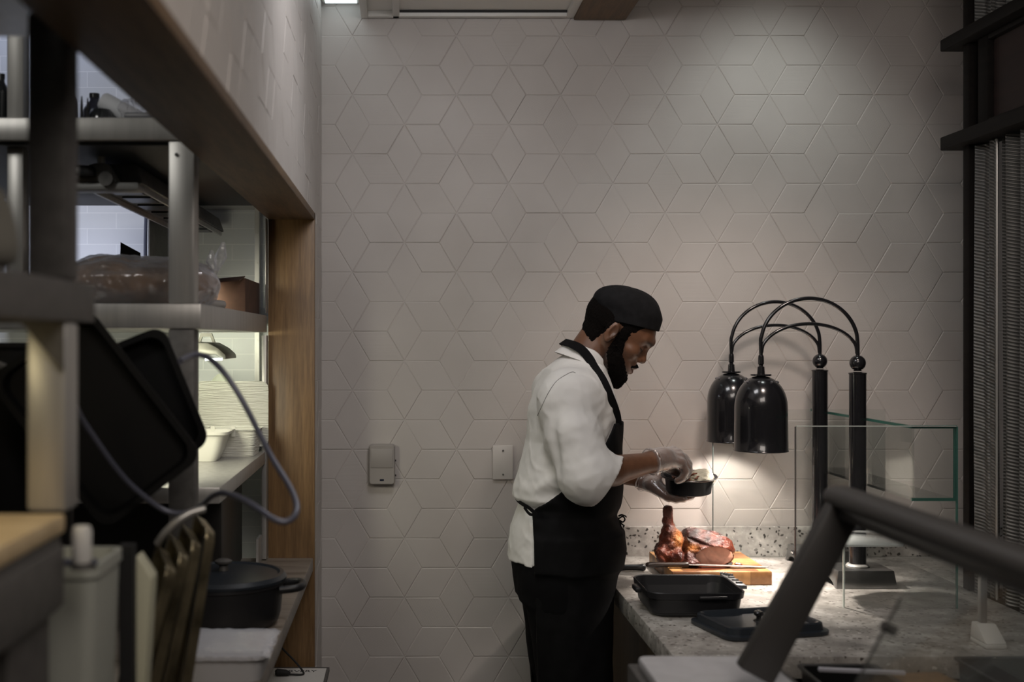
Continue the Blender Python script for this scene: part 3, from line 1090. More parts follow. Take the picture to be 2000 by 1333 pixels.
MB().prism([(1.190, 3.20, 1.078), (1.352, 3.20, 1.078), (1.372, 3.235, 1.078), (1.372, 3.44, 1.078), (1.25, 3.44, 1.078), (1.19, 3.40, 1.078), (1.165, 3.28, 1.078)][::-1], (0, 0, 0.006)).build('ledge', FRW, ws, bevel=0.001)
MB().box(1.1885, 1.1925, 3.20, 3.206, CT, 1.078).build('support', GLASSB, ws)
# bracket on the near right corner
br_ = thing('guard_bracket', 'pale metal bracket with an upright bar on the near right corner of the worktop', 'bracket', (1.385, 2.80, CT))
MB().box(1.362, 1.412, 2.765, 2.845, CT + 0.0005, CT + 0.012).hexa([(1.362, 2.765, CT + .012), (1.412, 2.765, CT + .012), (1.412, 2.845, CT + .012), (1.362, 2.845, CT + .012)], [(1.363, 2.81, CT + .05), (1.408, 2.81, CT + .05), (1.408, 2.84, CT + .05), (1.363, 2.84, CT + .05)]).build('foot', WHITEP, br_, bevel=0.003)
MB().box(1.374, 1.390, 2.815, 2.831, CT + 0.05, 1.16).build('bar', simple('grey_bar', (0.3, 0.3, 0.3), 0.4, 0.4), br_, bevel=0.002)
br_['label'] = 'pale bracket with an upright bar near the front right corner of the worktop'

# ---------------------------------------------------------------- sneeze guard and buffet in front
bf = thing('buffet_stand', 'low dark buffet unit in the foreground carrying the sneeze guard', 'buffet unit', (0.9, 1.7, 0))
MB().box(0.36, 1.63, 0.75, 2.55, 0, 0.88).build('body', STEELD, bf, bevel=0.004)
MB().box(0.42, 0.705, 1.86, 2.235, 0.8805, 1.026).build('raised_block', STEELD, bf, bevel=0.004)
cbw = MB()
rings(cbw, [(rrect(0.552, 2.02, 0.118, 0.19, 0.018), 1.027), (rrect(0.552, 2.02, 0.119, 0.191, 0.019), 1.031), (rrect(0.552, 2.02, 0.119, 0.191, 0.019), 1.043), (rrect(0.552, 2.02, 0.117, 0.189, 0.018), 1.047)])
o = cbw.build('white_cutting_board', WHITEC)
tag(o, 'white plastic cutting board lying in the bottom foreground beside the sloping guard leg', 'cutting board')
sg = thing('sneeze_guard', 'dark metal sneeze guard with a sloping leg, long rail and tilted glass in the foreground', 'sneeze guard', (0.6, 2.0, 1.03))
leg = MB()
a, b_ = Vector((0.752, 2.0, 1.372)), Vector((0.590, 2.0, 1.072))
d = (b_ - a).normalized()
n_ = Vector((d.z, 0, -d.x))
w = 0.0275
leg.prism([a + n_ * w + Vector((0.0, -0.02, 0)), a - n_ * w + Vector((0.0, -0.02, 0)), b_ - n_ * w * 1.15 + Vector((0, -0.02, 0)), b_ + n_ * w * 1.15 + Vector((0, -0.02, 0))], (0, 0.035, 0))
leg.build('leg', GUARD, sg, bevel=0.005)
MB().box(0.555, 0.70, 1.95, 2.05, 1.0265, 1.072).build('foot', GUARD, sg, bevel=0.005) if False else None
rl = MB()
sec = [(-0.030, -0.016), (-0.030, 0.006), (-0.020, 0.016), (0.0, 0.020), (0.022, 0.015), (0.032, 0.004), (0.030, -0.010), (0.0, -0.020)]
X0, Z0 = 0.742, 1.374
n8 = len(sec)
vs = []
for (y, kx) in ((2.035, 0.4), (2.03, 0.8), (2.015, 1.0), (1.98, 1.0), (0.5, 1.0)):
    for (dx, dz) in sec:
        vs.append((X0 + dx * kx, y, Z0 + dz * kx))
fs = [tuple(range(n8))[::-1]]
for i in range(4):
    for k in range(n8):
        l = (k + 1) % n8
        fs.append((i * n8 + k, i * n8 + l, (i + 1) * n8 + l, (i + 1) * n8 + k))
fs.append(tuple(4 * n8 + k for k in range(n8)))
rl.add(vs, fs).build('top_rail', GUARD, sg, subsurf=1)
MB().box(X0 - 0.018, X0 + 0.022, 0.5, 1.985, Z0 - 0.034, Z0 - 0.012).build('glass_channel', PLASTB, sg, bevel=0.003)
# gusset between rail and leg
MB().prism([(0.735, 1.985, 1.352), (0.775, 1.985, 1.352), (0.752, 1.985, 1.325), (0.715, 1.985, 1.292)], (0, 0.018, 0)).build('gusset', GUARD, sg)
g0 = Vector((X0 - 0.002, 0, Z0 - 0.034))
dn = Vector((-0.52, 0, -1)).normalized()
gl = MB()
cor = []
for (y, dd) in ((0.55, 0.002), (0.55, 0.42), (1.67, 0.42), (1.67, 0.075), (1.665, 0.055), (1.65, 0.035), (1.62, 0.020), (1.58, 0.012), (1.5, 0.002)):
    cor.append(Vector((g0.x, y, g0.z)) + dn * dd)
nn_ = Vector((dn.z, 0, -dn.x)) * 0.006
gl.prism(cor, nn_)
gl.build('glass_pane', GLASSH, sg)
MB().tube([Vector((g0.x, 1.672, g0.z)) + dn * 0.075 + nn_ * 0.5, Vector((g0.x, 1.672, g0.z)) + dn * 0.42 + nn_ * 0.5], 0.0022, 6).build('glass_edge', PLASTB, sg)
kn = Vector((g0.x, 1.665, g0.z)) + dn * 0.122
MB().tube([kn - nn_ * 1.4, kn + nn_ * 1.8], 0.0075, 12).build('pane_clamp', GUARD, sg)

# containers in the buffet
def gn(name, label, x0, x1, y0, y1, z1, m_, cat='food pan', grp=None):
    t = thing(name, label, cat, ((x0 + x1) / 2, (y0 + y1) / 2, 0.8805), grp)
    xc, yc, hx, hy = (x0 + x1) / 2, (y0 + y1) / 2, (x1 - x0) / 2, (y1 - y0) / 2
    rings(MB(), [(rrect(xc, yc, hx - 0.012, hy - 0.012, 0.014), 0.881), (rrect(xc, yc, hx - 0.006, hy - 0.006, 0.014), z1 - 0.006), (rrect(xc, yc, hx, hy, 0.014), z1 - 0.004), (rrect(xc, yc, hx, hy, 0.014), z1),
                 (rrect(xc, yc, hx - 0.010, hy - 0.010, 0.012), z1 - 0.002), (rrect(xc, yc, hx - 0.016, hy - 0.016, 0.01), 0.887)]).build('pan_body', m_, t)
    return t


gn('food_pan', 'black food pan with a pale strip along its rim, left of the wooden box', 0.80, 0.965, 2.18, 2.42, 0.975, PLASTB)
st = bpy.data.objects['food_pan']
MB().obox((0.905, 2.34, 0.982), (0.165, 0.012, 0.008), ('Z', math.radians(-9))).build('rim_strip', simple('pale_strip', (0.5, 0.5, 0.56), 0.3), st, bevel=0.002)
cb_ = MB().obox((1.035, 2.30, 0.925), (0.11, 0.16, 0.088), ('Z', math.radians(8))).build('wooden_box', OAK, None, bevel=0.004)
tag(cb_, 'small brown wooden box between the two dark food pans in the foreground', 'box')
gn('food_pan', 'wide dark grey food pan in the bottom right foreground', 1.13, 1.33, 2.16, 2.44, 0.985, simple('grey_pan', (0.045, 0.047, 0.05), 0.4))
tg = MB().tube([(1.322, 2.12, 0.903), (1.40, 2.10, 1.03)], 0.018, 14).tube([(1.40, 2.10, 1.03), (1.42, 2.095, 1.07)], [0.020, 0.014], 14).build('tong_handle', PLASTB, None)
tag(tg, 'slanting black utensil handle in the lower right corner of the view', 'utensil handle')
# ---------------------------------------------------------------- shelving of the pass (left)
R1 = -0.43
su = thing('shelving_unit', 'steel shelving unit in the pass whose near upright stands before the brown bread bag', 'shelving unit', (-0.8, 3.0, 0.966))


def post(x0, y0, z0, z1, parent, w=0.056, mat=STEEL, name='post'):
    b = MB().box(x0 - w, x0 - 0.001, y0, y0 + w, z0, z1)
    o = b.build(name, mat, parent, bevel=0.004)
    return o


m = MB().box(-1.35, R1, 2.47, 3.644, 1.664, 1.717).box(-1.35, R1 - 0.012, 3.644, 3.979, 1.690, 1.717)
m.build('middle_shelf', STEEL, su, bevel=0.003)
m = MB().box(-1.35, R1 - 0.015, 2.47, 3.642, 2.060, 2.108).box(-0.799, R1 - 0.015, 3.642, 3.978, 2.080, 2.108)  # second box is a rear extension added to block light from above
m.build('top_shelf', STEEL, su, bevel=0.003)
m = MB().box(-1.35, R1, 2.72, 3.642, 1.262, 1.300)
m.build('lower_shelf', STEEL, su, bevel=0.003)
post(-0.444, 2.475, 1.7175, 2.0595, su)
post(-0.444, 2.475, 0.9665, 1.6635, su, mat=STEELD)
post(-0.818, 2.52, 1.7175, 2.0595, su, w=0.037)
post(-0.818, 2.52, 2.1085, 2.75, su, w=0.037)
MB().box(-1.30, R1 - 0.03, 2.49, 3.60, 2.052, 2.0595).build('shelf_underside_shade', simple('painted_underside_shade', (0.02, 0.02, 0.019), 0.6), su)  # added thin dark plate, the shelf's underside shade put into its colour
MB().cyl((-0.482, 2.4738, 2.03), (-0.482, 2.4715, 2.03), 0.004, 10).build('screw', STEELD, su)

nu = thing('shelving_unit', 'blurred steel shelving unit at the left edge whose thick upright is closest to the camera', 'shelving unit', (-0.8, 1.2, 0.966))
MB().box(-1.35, R1, 0.5, 1.63, 1.664, 1.717).build('middle_shelf', STEELD, nu, bevel=0.003)
MB().box(-1.35, R1 - 0.015, 0.5, 1.63, 2.060, 2.108).build('top_shelf', STEEL, nu, bevel=0.003)
MB().box(-0.484, -0.432, 1.50, 1.556, 1.4205, 1.6635).build('post', STEEL, nu, bevel=0.006)
MB().box(-0.484, -0.432, 1.50, 1.556, 1.7175, 2.0595).build('post', STEELD, nu, bevel=0.006)  # same upright above the shelf, its shadow painted as darker steel
MB().prism([(-0.435, 1.4985, 1.6635), (-0.435, 1.4985, 1.60), (-0.49, 1.4985, 1.6635)], (0, -0.003, 0)).build('gusset', STEELD, nu)

# drawer block with a maple board, nearest the camera
db = thing('drawer_block', 'blurred dark steel drawer block under the pale board in the near left corner', 'drawer unit', (-0.8, 1.2, 0.966))
MB().box(-1.3, -0.4365, 0.6, 1.49, 1.30, 1.395).build('body', STEELD, db, bevel=0.004)
MB().box(-0.4362, -0.426, 0.62, 1.47, 1.31, 1.385).build('drawer_front', STEELD, db, bevel=0.003)
MB().box(-0.53, -0.44, 1.30, 1.45, 0.967, 1.2995).build('leg', STEELD, db)
MB().box(-1.25, -1.15, 0.65, 0.75, 0.967, 1.2995).build('leg', STEELD, db)
mb_ = MB().box(-1.2, -0.432, 0.62, 1.495, 1.396, 1.42).build('maple_board', MAPLE, None, bevel=0.004)
tag(mb_, 'pale wooden board with a bright top in the near left corner', 'board')
cap = MB().lathe([(0, 0), (0.0115, 0), (0.0125, 0.004), (0.0125, 0.040), (0.010, 0.046), (0, 0.047)], (-0.413, 1.50, 1.357), 24)
cap = cap.build('corner_bumper', WHITEP)
tag(cap, 'small white rounded plastic bumper on the corner of the dark drawer block', 'bumper')
cp_ = MB().lathe([(0, 0), (0.0135, 0), (0.0135, 0.008), (0, 0.008)], (-0.413, 1.50, 1.349), 20).build('cap_base', STEELD, cap)
cbx = MB().obox((-0.425, 1.30, 1.22), (0.045, 0.06, 0.045), ('Y', math.radians(35))).build('cardboard_box', TAN, None, bevel=0.002)
tag(cbx, 'small tilted tan cardboard box below the dark drawer block', 'box')

# heat strip below the top shelf
hs = thing('heat_strip', 'long dark heat strip hung lengthwise under the top shelf of the pass', 'heat strip', (-0.66, 3.2, 2.0))
MB().hexa([(-0.735, 2.67, 1.995), (-0.596, 2.67, 1.995), (-0.596, 3.86, 1.995), (-0.735, 3.86, 1.995)], [(-0.72, 2.67, 2.04), (-0.612, 2.67, 2.04), (-0.612, 3.86, 2.04), (-0.72, 3.86, 2.04)]).build('housing', STEELD, hs, bevel=0.004)
MB().box(-0.728, -0.722, 2.68, 3.85, 1.982, 1.9945).box(-0.609, -0.603, 2.68, 3.85, 1.982, 1.9945).build('lip', STEEL, hs)
for i in range(7):
    y = 2.74 + i * 0.165
    MB().box(-0.70, -0.63, y, y + 0.10, 1.9905, 1.9948).build('grille', PLASTB, hs)
for y in (2.8, 3.6):
    MB().cyl((-0.665, y, 2.0405), (-0.665, y, 2.0515), 0.008, 10).build('hanger', STEEL, hs)
mo = thing('strip_bracket', 'rounded grey bracket with a dark knob at the near end of the heat strip', 'bracket', (-0.69, 2.62, 2.0))
MB().box(-0.755, -0.59, 2.60, 2.665, 1.972, 1.990).hexa([(-0.74, 2.61, 1.99), (-0.64, 2.61, 1.99), (-0.64, 2.66, 1.99), (-0.74, 2.66, 1.99)], [(-0.70, 2.62, 2.035), (-0.665, 2.62, 2.035), (-0.665, 2.655, 2.035), (-0.70, 2.655, 2.035)]).build('plate', GREYALU, mo, bevel=0.006)
MB().lathe([(0, 0), (0.034, 0), (0.036, 0.01), (0.03, 0.022), (0, 0.025)], (-0.715, 2.585, 2.0), 20, sy=0.5).build('knob', PLASTB, mo)
MB().cyl((-0.66, 2.60, 1.995), (-0.66, 2.585, 1.995), 0.016, 16).build('cap', STEELD, mo)
MB().cyl((-0.682, 2.635, 2.035), (-0.682, 2.635, 2.0515), 0.009, 10).build('bolt', STEEL, mo)
wc = MB().tube(spline([(-0.868, 3.93, 2.05), (-0.871, 3.935, 1.96), (-0.872, 3.94, 1.86), (-0.875, 3.94, 1.77), (-0.88, 3.93, 1.72)], 5), 0.006, 8).build('wall_cable', HOSE)
tag(wc, 'thin grey cable running down the white brick wall', 'cable')

# ---------------- on the top shelf
def bottle(name, label, x, y, r, h, mat, grp=None):
    t = thing(name, label, 'bottle', (x, y, 2.1085), grp)
    MB().lathe([(0, 0), (r, 0), (r * 1.02, 0.006), (r * 0.98, h * 0.6), (r * 0.9, h * 0.68), (r * 0.42, h * 0.84), (r * 0.38, h * 0.9), (0, h * 0.9)], (x, y, 2.109), 20).build('body', mat, t)
    MB().cyl((x, y, 2.109 + h * 0.9), (x, y, 2.109 + h), r * 0.45, 16).build('cap', PLASTB, t)
    return t


DKG = simple('dark_bottle', (0.012, 0.014, 0.016), 0.12, coat=0.4)
DKP = simple('dark_purple_bottle', (0.04, 0.04, 0.06), 0.2)
bottle('bottle', 'tall dark glossy bottle on the top shelf beside the thick blurred upright', -0.765, 2.66, 0.024, 0.115, DKG)
bottle('bottle', 'dull dark bottle on the top shelf behind the tall glossy one', -0.725, 2.74, 0.026, 0.105, DKP)
for k, (x, h) in enumerate(((-0.705, 0.062), (-0.692, 0.058))):
    o = MB().tube([(x, 2.56, 2.109), (x, 2.56, 2.109 + h * 0.7), (x, 2.56, 2.109 + h)], [0.004, 0.003, 0.0012], 8).build('skewer', PLASTB)
    tag(o, ('left', 'right')[k] + ' one of two thin black spikes on the top shelf beside the bottles', 'spike', 'black spikes on the top shelf')
o = MB().lathe([(0, 0), (0.026, 0), (0.028, 0.006), (0.027, 0.022), (0.020, 0.036), (0.006, 0.040), (0, 0.04)], (-0.668, 2.58, 2.109), 20).build('dark_jar', DKG)
tag(o, 'short round dark jar on the top shelf under the white roll', 'jar')
wr = thing('wrapped_roll', 'white roll in crinkled clear plastic wrap on the top shelf', 'wrapped roll', (-0.62, 2.6, 2.109))
A, B = Vector((-0.672, 2.60, 2.170)), Vector((-0.575, 2.60, 2.118))
MB().tube([A, A.lerp(B, 0.05), A.lerp(B, 0.5), B], [0.017, 0.021, 0.021, 0.021], 20).build('roll', simple('white_roll', (0.62, 0.63, 0.66), 0.6), wr)
rnd = random.Random(4)
vs, fs = [], []
nu_, nv_ = 22, 12
for i in range(nu_):
    for j in range(nv_):
        a = 2 * math.pi * j / nv_
        t_ = i / (nu_ - 1)
        c_ = Vector((-0.635 + 0.16 * t_, 2.60, 2.148 - 0.010 * t_))
        rr = 0.034 * math.sin(math.pi * min(1, 0.15 + t_ * 0.75)) * (1 + 0.45 * (rnd.random() - 0.5))
        p = c_ + Vector((0.01 * (rnd.random() - 0.5), math.cos(a) * rr * 1.2, math.sin(a) * rr))
        p.z = max(p.z, 2.1095)
        vs.append(p)
for i in range(nu_ - 1):
    for j in range(nv_):
        fs.append((i * nv_ + j, i * nv_ + (j + 1) % nv_, (i + 1) * nv_ + (j + 1) % nv_, (i + 1) * nv_ + j))
MB().add(vs, fs).build('wrap', WRAP, wr)
fb = MB().box(-0.60, -0.47, 2.50, 2.66, 2.109, 2.125).build('folded_film', simple('dull_grey_plastic', (0.08, 0.08, 0.09), 0.4), None, bevel=0.004)
tag(fb, 'flat dark folded plastic under the crinkled wrap on the top shelf', 'folded plastic')
bottle('bottle', 'dark bottle on the top shelf at the far left edge, left of the steel upright', -0.880, 2.56, 0.018, 0.11, DKG)

# ---------------- on the middle shelf
dk = MB().prism([(-0.805, 3.3, 1.7175), (-0.745, 3.3, 1.7175), (-0.745, 3.3, 1.885), (-0.80, 3.3, 1.915)][:4], (0, 0.004, 0)).build('menu_card', simple('black_card', (0.015, 0.013, 0.012), 0.7))
tag(dk, 'dark pointed card standing behind the brown bread bag', 'card')
bx = thing('cardboard_box', 'dark brown cardboard box on the middle shelf against the oak lining', 'box', (-0.55, 3.45, 1.718))
MB().hexa([(-0.72, 3.30, 1.718), (-0.45, 3.30, 1.718), (-0.45, 3.62, 1.718), (-0.72, 3.62, 1.718)], [(-0.72, 3.30, 1.79), (-0.45, 3.30, 1.815), (-0.45, 3.62, 1.815), (-0.72, 3.62, 1.79)]).build('body', CARD, bx, bevel=0.002)
MB().prism([(-0.45, 3.295, 1.817), (-0.72, 3.295, 1.792), (-0.72, 3.18, 1.78), (-0.45, 3.18, 1.80)], (0, 0, 0.003)).build('flap', CARD, bx)
for k, (a, b_) in enumerate((((-0.50, 2.80, 1.7285), (-0.455, 2.92, 1.7285)), ((-0.525, 2.86, 1.7285), (-0.49, 2.98, 1.7285)))):
    o = MB().cyl(a, b_, 0.0105, 14).build('wrapped_cutlery', simple('grey_wrap%d' % k, (0.30, 0.28, 0.26), 0.5))
    tag(o, ('front', 'rear')[k] + ' one of two small grey wrapped rolls behind the bread bag on the middle shelf', 'roll')
# near shelf: pale sack
sk = thing('paper_sack', 'blurred pale paper sack on the near shelf at the far left edge', 'sack', (-0.50, 1.35, 1.7175))
rings(MB(), [(rrect(-0.515, 1.34, 0.050, 0.09, 0.03), 1.7178), (rrect(-0.515, 1.34, 0.056, 0.095, 0.035), 1.75), (rrect(-0.515, 1.34, 0.050, 0.08, 0.035), 1.80), (rrect(-0.515, 1.34, 0.045, 0.03, 0.02), 1.83)]).build('body', simple('pale_sack', (0.20, 0.19, 0.16), 0.7), sk, subsurf=1)

# ---------------- lit compartment: hood, wire rack, foam boxes
hd = thing('hood_lamp', 'grey dome-shaped lamp hood with a loop handle hung under the middle shelf', 'lamp', (-0.56, 3.3, 1.6))
prof = [(-0.118, 1.593), (-0.118, 1.600), (-0.100, 1.618), (-0.07, 1.632), (-0.02, 1.636), (0.05, 1.633), (0.078, 1.618), (0.098, 1.600), (0.100, 1.588), (0.092, 1.588), (0.07, 1.600), (-0.09, 1.600)]
MB().prism([(-0.595 + x, 3.24, z) for x, z in prof], (0, 0.20, 0)).build('hood', simple('hood_grey', (0.16, 0.16, 0.135), 0.4, 0.5), hd, bevel=0.003)
hb = MB()
hp = [(-0.583, 1.634), (-0.576, 1.660), (-0.545, 1.660), (-0.535, 1.634), (-0.543, 1.634), (-0.549, 1.650), (-0.571, 1.650), (-0.576, 1.634)]
for a, b_ in (((0, 1, 6, 7)), ((1, 2, 5, 6)), ((2, 3, 4, 5))) if False else ((( 0, 1, 6, 7)), ((1, 2, 5, 6)), ((2, 3, 4, 5))) and []:
    pass
for q in ((0, 1, 6, 7), (1, 2, 5, 6), (2, 3, 4, 5)):
    hb.prism([(hp[i][0], 3.30, hp[i][1]) for i in q], (0, 0.01, 0))
hb.build('handle', simple('hood_handle', (0.12, 0.12, 0.10), 0.4, 0.5), hd)
MB().cyl((-0.552, 3.235, 1.587), (-0.505, 3.235, 1.588), 0.0035, 10).build('light_tube', TUBEGLOW, hd)
wrk = thing('wire_guard', 'round wire guard hanging under the middle shelf left of the near upright', 'wire guard', (-0.72, 3.3, 1.62))
pts = [(-0.70 + 0.036 * math.cos(a), 3.3, 1.628 + 0.034 * math.sin(a)) for a in np.linspace(0, 2 * math.pi, 33)[:-1]]
MB().tube(pts, 0.003, 6, closed=True).tube([(-0.70, 3.3, 1.594), (-0.70, 3.3, 1.662)], 0.002, 6).tube([(-0.736, 3.3, 1.628), (-0.62, 3.3, 1.628)], 0.002, 6).build('ring', STEELD, wrk)
MB().box(-0.662, -0.648, 3.295, 3.305, 1.60, 1.6635).build('strap', STEEL, wrk)
FOAM = simple('white_foam', (0.66, 0.65, 0.58), 0.75)


def foam_mat():
    k = N('ribbed_foam')
    k.b.inputs['Base Color'].default_value = (0.66, 0.65, 0.58, 1)
    k.b.inputs['Roughness'].default_value = 0.75
    v = k.coords((1, 1, 14))
    w = k.n('TexNoise', i_Scale=18.0, i_Detail=3.0)
    k.l(v, w.inputs['Vector'])
    k.l(k.bump(w.outputs['Fac'], 0.9, 0.006), k.b.inputs['Normal'])
    return k.m


FOAMR = foam_mat()
SZ = 1.3005
cl = thing('takeout_box', 'large open pale foam takeout box with its ribbed lid raised, beside the oak lining', 'box', (-0.54, 3.5, SZ), 'foam takeout boxes')
rings(MB(), [(rrect(-0.515, 3.50, 0.070, 0.07, 0.02), SZ), (rrect(-0.515, 3.50, 0.080, 0.085, 0.022), SZ + 0.075), (rrect(-0.515, 3.50, 0.084, 0.089, 0.024), SZ + 0.078), (rrect(-0.515, 3.50, 0.078, 0.083, 0.02), SZ + 0.079), (rrect(-0.515, 3.50, 0.066, 0.066, 0.018), SZ + 0.008)]).build('tray', FOAMR, cl)
MX = Matrix(((1, 0, 0), (0, 0, 1), (0, 1, 0)))
rings(MB(), [(rrect(-0.532, 1.415, 0.112, 0.100, 0.022), 3.592), (rrect(-0.532, 1.415, 0.112, 0.100, 0.022), 3.596), (rrect(-0.532, 1.415, 0.098, 0.086, 0.02), 3.634), (rrect(-0.532, 1.415, 0.094, 0.082, 0.02), 3.634), (rrect(-0.532, 1.415, 0.108, 0.096, 0.02), 3.592)][:3], M=MX).build('lid', FOAMR, cl)
for x in (-0.56, -0.50):
    MB().box(x - 0.006, x + 0.006, 3.41, 3.414, SZ + 0.06, SZ + 0.09).build('tab', FOAM, cl)
c2 = thing('takeout_box', 'small open pale foam box standing in front of the large takeout box', 'box', (-0.6, 3.36, SZ), 'foam takeout boxes')
rings(MB(), [(rrect(-0.585, 3.34, 0.052, 0.052, 0.02), SZ), (rrect(-0.585, 3.34, 0.066, 0.062, 0.022), SZ + 0.030), (rrect(-0.585, 3.34, 0.079, 0.070, 0.026), SZ + 0.072), (rrect(-0.585, 3.34, 0.090, 0.078, 0.028), SZ + 0.076), (rrect(-0.585, 3.34, 0.092, 0.080, 0.028), SZ + 0.084), (rrect(-0.585, 3.34, 0.084, 0.072, 0.024), SZ + 0.082), (rrect(-0.585, 3.34, 0.05, 0.05, 0.02), SZ + 0.008)]).build('tray', FOAM, c2)
# plastic bags behind
pb = MB().lathe([(0, 0), (0.07, 0.0), (0.085, 0.03), (0.07, 0.075), (0.03, 0.11), (0.012, 0.13), (0, 0.13)], (-0.60, 3.82, 1.40), 18, sy=0.5)
o = pb.build('plastic_bag', simple('milky_bag', (0.42, 0.43, 0.36), 0.5), None)
o.location = (0, 0, 0)
tag(o, 'rumpled milky plastic bag seen behind the raised foam lid', 'bag')
rk = MB().box(-0.75, -0.44, 3.72, 3.93, 1.385, 1.398).build('wall_shelf', STEEL, None, bevel=0.002)
tag(rk, 'narrow steel ledge on the brick wall behind the foam boxes', 'shelf')
ss = MB().box(-0.4485, -0.441, 3.52, 3.60, 0.9665, 1.045).build('steel_strip', STEEL)
tag(ss, 'short upright steel strip on the laminate counter against the oak lining', 'strip')
kb = thing('kitchen_appliance', 'dark appliance standing deep in the pass below the lower shelf', 'appliance', (-0.8, 3.3, 0.967))
MB().box(-1.2, -0.50, 3.2, 3.6, 0.9665, 1.22).build('body', simple('dark_appliance', (0.02, 0.018, 0.016), 0.4), kb, bevel=0.01)
for i in range(3):
    MB().cyl((-0.60 - i * 0.06, 3.199, 1.05), (-0.60 - i * 0.06, 3.185, 1.05), 0.012, 12).build('dial', PLASTB, kb)

# ---------------- black trays hanging askew, hose, leaning metal trays
def slab(name, label, c, sx, sz, t_, ang, mat, cat, grp=None, yaw=0, rr=0.03):
    """upright tray: a rounded rectangle sx by sz, depth t_, leaning by ang in the picture plane"""
    th = thing(name, label, cat, c, grp)
    M = Matrix.Rotation(math.radians(yaw), 3, 'Z') @ Matrix.Rotation(math.radians(ang), 3, 'Y') @ Matrix(((1, 0, 0), (0, 0, 1), (0, 1, 0)))
    o = rings(MB(), [(rrect(0, 0, sx / 2 - 0.012, sz / 2 - 0.012, rr), t_ / 2), (rrect(0, 0, sx / 2 - 0.006, sz / 2 - 0.006, rr), -t_ / 2 + 0.008), (rrect(0, 0, sx / 2, sz / 2, rr), -t_ / 2 + 0.006), (rrect(0, 0, sx / 2, sz / 2, rr), -t_ / 2), (rrect(0, 0, sx / 2 - 0.012, sz / 2 - 0.012, rr), -t_ / 2), (rrect(0, 0, sx / 2 - 0.018, sz / 2 - 0.018, rr), t_ / 2 - 0.006)], M=M, c=c).build('tray_body', mat, th)
    return th, M


slab('black_tray', 'big black tray hung askew behind the thick upright, its long edge sloping down right', (-0.556, 2.12, 1.500), 0.22, 0.34, 0.03, -37, MATTEB, 'tray', yaw=8)
slab('black_tray', 'black tray with a rounded top corner leaning behind the grey hose', (-0.485, 2.30, 1.530), 0.13, 0.25, 0.035, -22, MATTEB, 'tray', yaw=0)
pn = thing('stock_pot', 'tall black stock pot on the counter behind the thick upright at the left edge', 'pot', (-0.77, 2.27, 0.967))
MB().lathe([(0, 0), (0.118, 0), (0.124, 0.01), (0.126, 0.655), (0.131, 0.66), (0.131, 0.668), (0.120, 0.668), (0.118, 0.012), (0, 0.01)], (-0.77, 2.27, 0.967), 40).build('body', MATTEB, pn)
MB().tube(spline([(-0.80, 2.15, 1.585), (-0.795, 2.105, 1.597), (-0.735, 2.105, 1.597), (-0.725, 2.155, 1.585)], 5), 0.007, 8).build('handle', STEEL, pn)

HY = 2.0
hp = [(352, 706), (368, 697), (387, 693), (408, 700), (432, 722), (458, 757), (484, 802), (508, 850), (533, 898), (558, 938), (574, 968), (580, 992), (574, 1010), (556, 1020), (533, 1014), (508, 997), (480, 979), (452, 967), (430, 964), (412, 972), (396, 987), (378, 998), (350, 1004), (318, 996), (285, 973), (250, 943), (222, 910), (190, 865), (160, 820), (146, 790)]
pts = [PX(x, y, HY + 0.10 * math.sin(i * 0.35)) for i, (x, y) in enumerate(hp)]
ho = MB().tube(spline(pts, 4), 0.0052, 12).build('looped_hose', HOSE)
tag(ho, 'smooth grey-blue hose looping through the air in front of the oak lining', 'hose')
hk = MB().tube(spline([PX(400, 995, 1.96), PX(372, 1003, 1.95), PX(345, 1020, 1.94), PX(322, 1042, 1.94), PX(308, 1062, 1.95)], 5), 0.0065, 10).build('steel_wire_hook', STEEL)
tag(hk, 'short curved steel wire hook above the leaning metal trays', 'hook')

for k, (xa, ya, xb, yb, Y, lab) in enumerate((
        (328, 1085, 262, 1320, 1.90, 'frontmost of the worn metal trays leaning in the rack, its face turned left'),
        (352, 1062, 292, 1318, 1.96, 'second worn metal tray from the left in the leaning rack'),
        (376, 1040, 322, 1300, 2.02, 'third worn metal tray from the left in the leaning rack'),
        (402, 1018, 360, 1282, 2.08, 'rearmost of the worn metal trays, with the bright brassy top corner'))):
    A, B = PX(xa, ya, Y), PX(xb, yb, Y)
    B = A + (B - A) * ((A.z - 0.985) / (A.z - B.z))
    t = thing('metal_tray', lab, 'tray', B, 'worn metal trays leaning in a rack')
    d = (A - B)
    L = d.length
    ang = math.atan2(d.x, d.z)
    M = Matrix.Rotation(ang, 3, 'Y') @ Matrix.Rotation(math.radians(18), 3, 'Z') @ Matrix(((0, 0, 1), (1, 0, 0), (0, 1, 0)))
    c_ = (A + B) / 2
    D = 0.16
    rings(MB(), [(rrect(0, 0, D / 2 - 0.008, L / 2 - 0.008, 0.02), 0.008), (rrect(0, 0, D / 2 - 0.003, L / 2 - 0.003, 0.02), -0.006), (rrect(0, 0, D / 2 + 0.004, L / 2, 0.02), -0.008), (rrect(0, 0, D / 2 + 0.004, L / 2, 0.02), -0.010), (rrect(0, 0, D / 2 - 0.006, L / 2 - 0.006, 0.02), -0.009), (rrect(0, 0, D / 2 - 0.011, L / 2 - 0.011, 0.02), 0.006)], M=M, c=c_).build('tray_body', BRASSY, t)
bn = thing('white_bin', 'tall pale plastic bin standing between the drawer block and the leaning trays', 'bin', (-0.468, 1.635, 0.967))
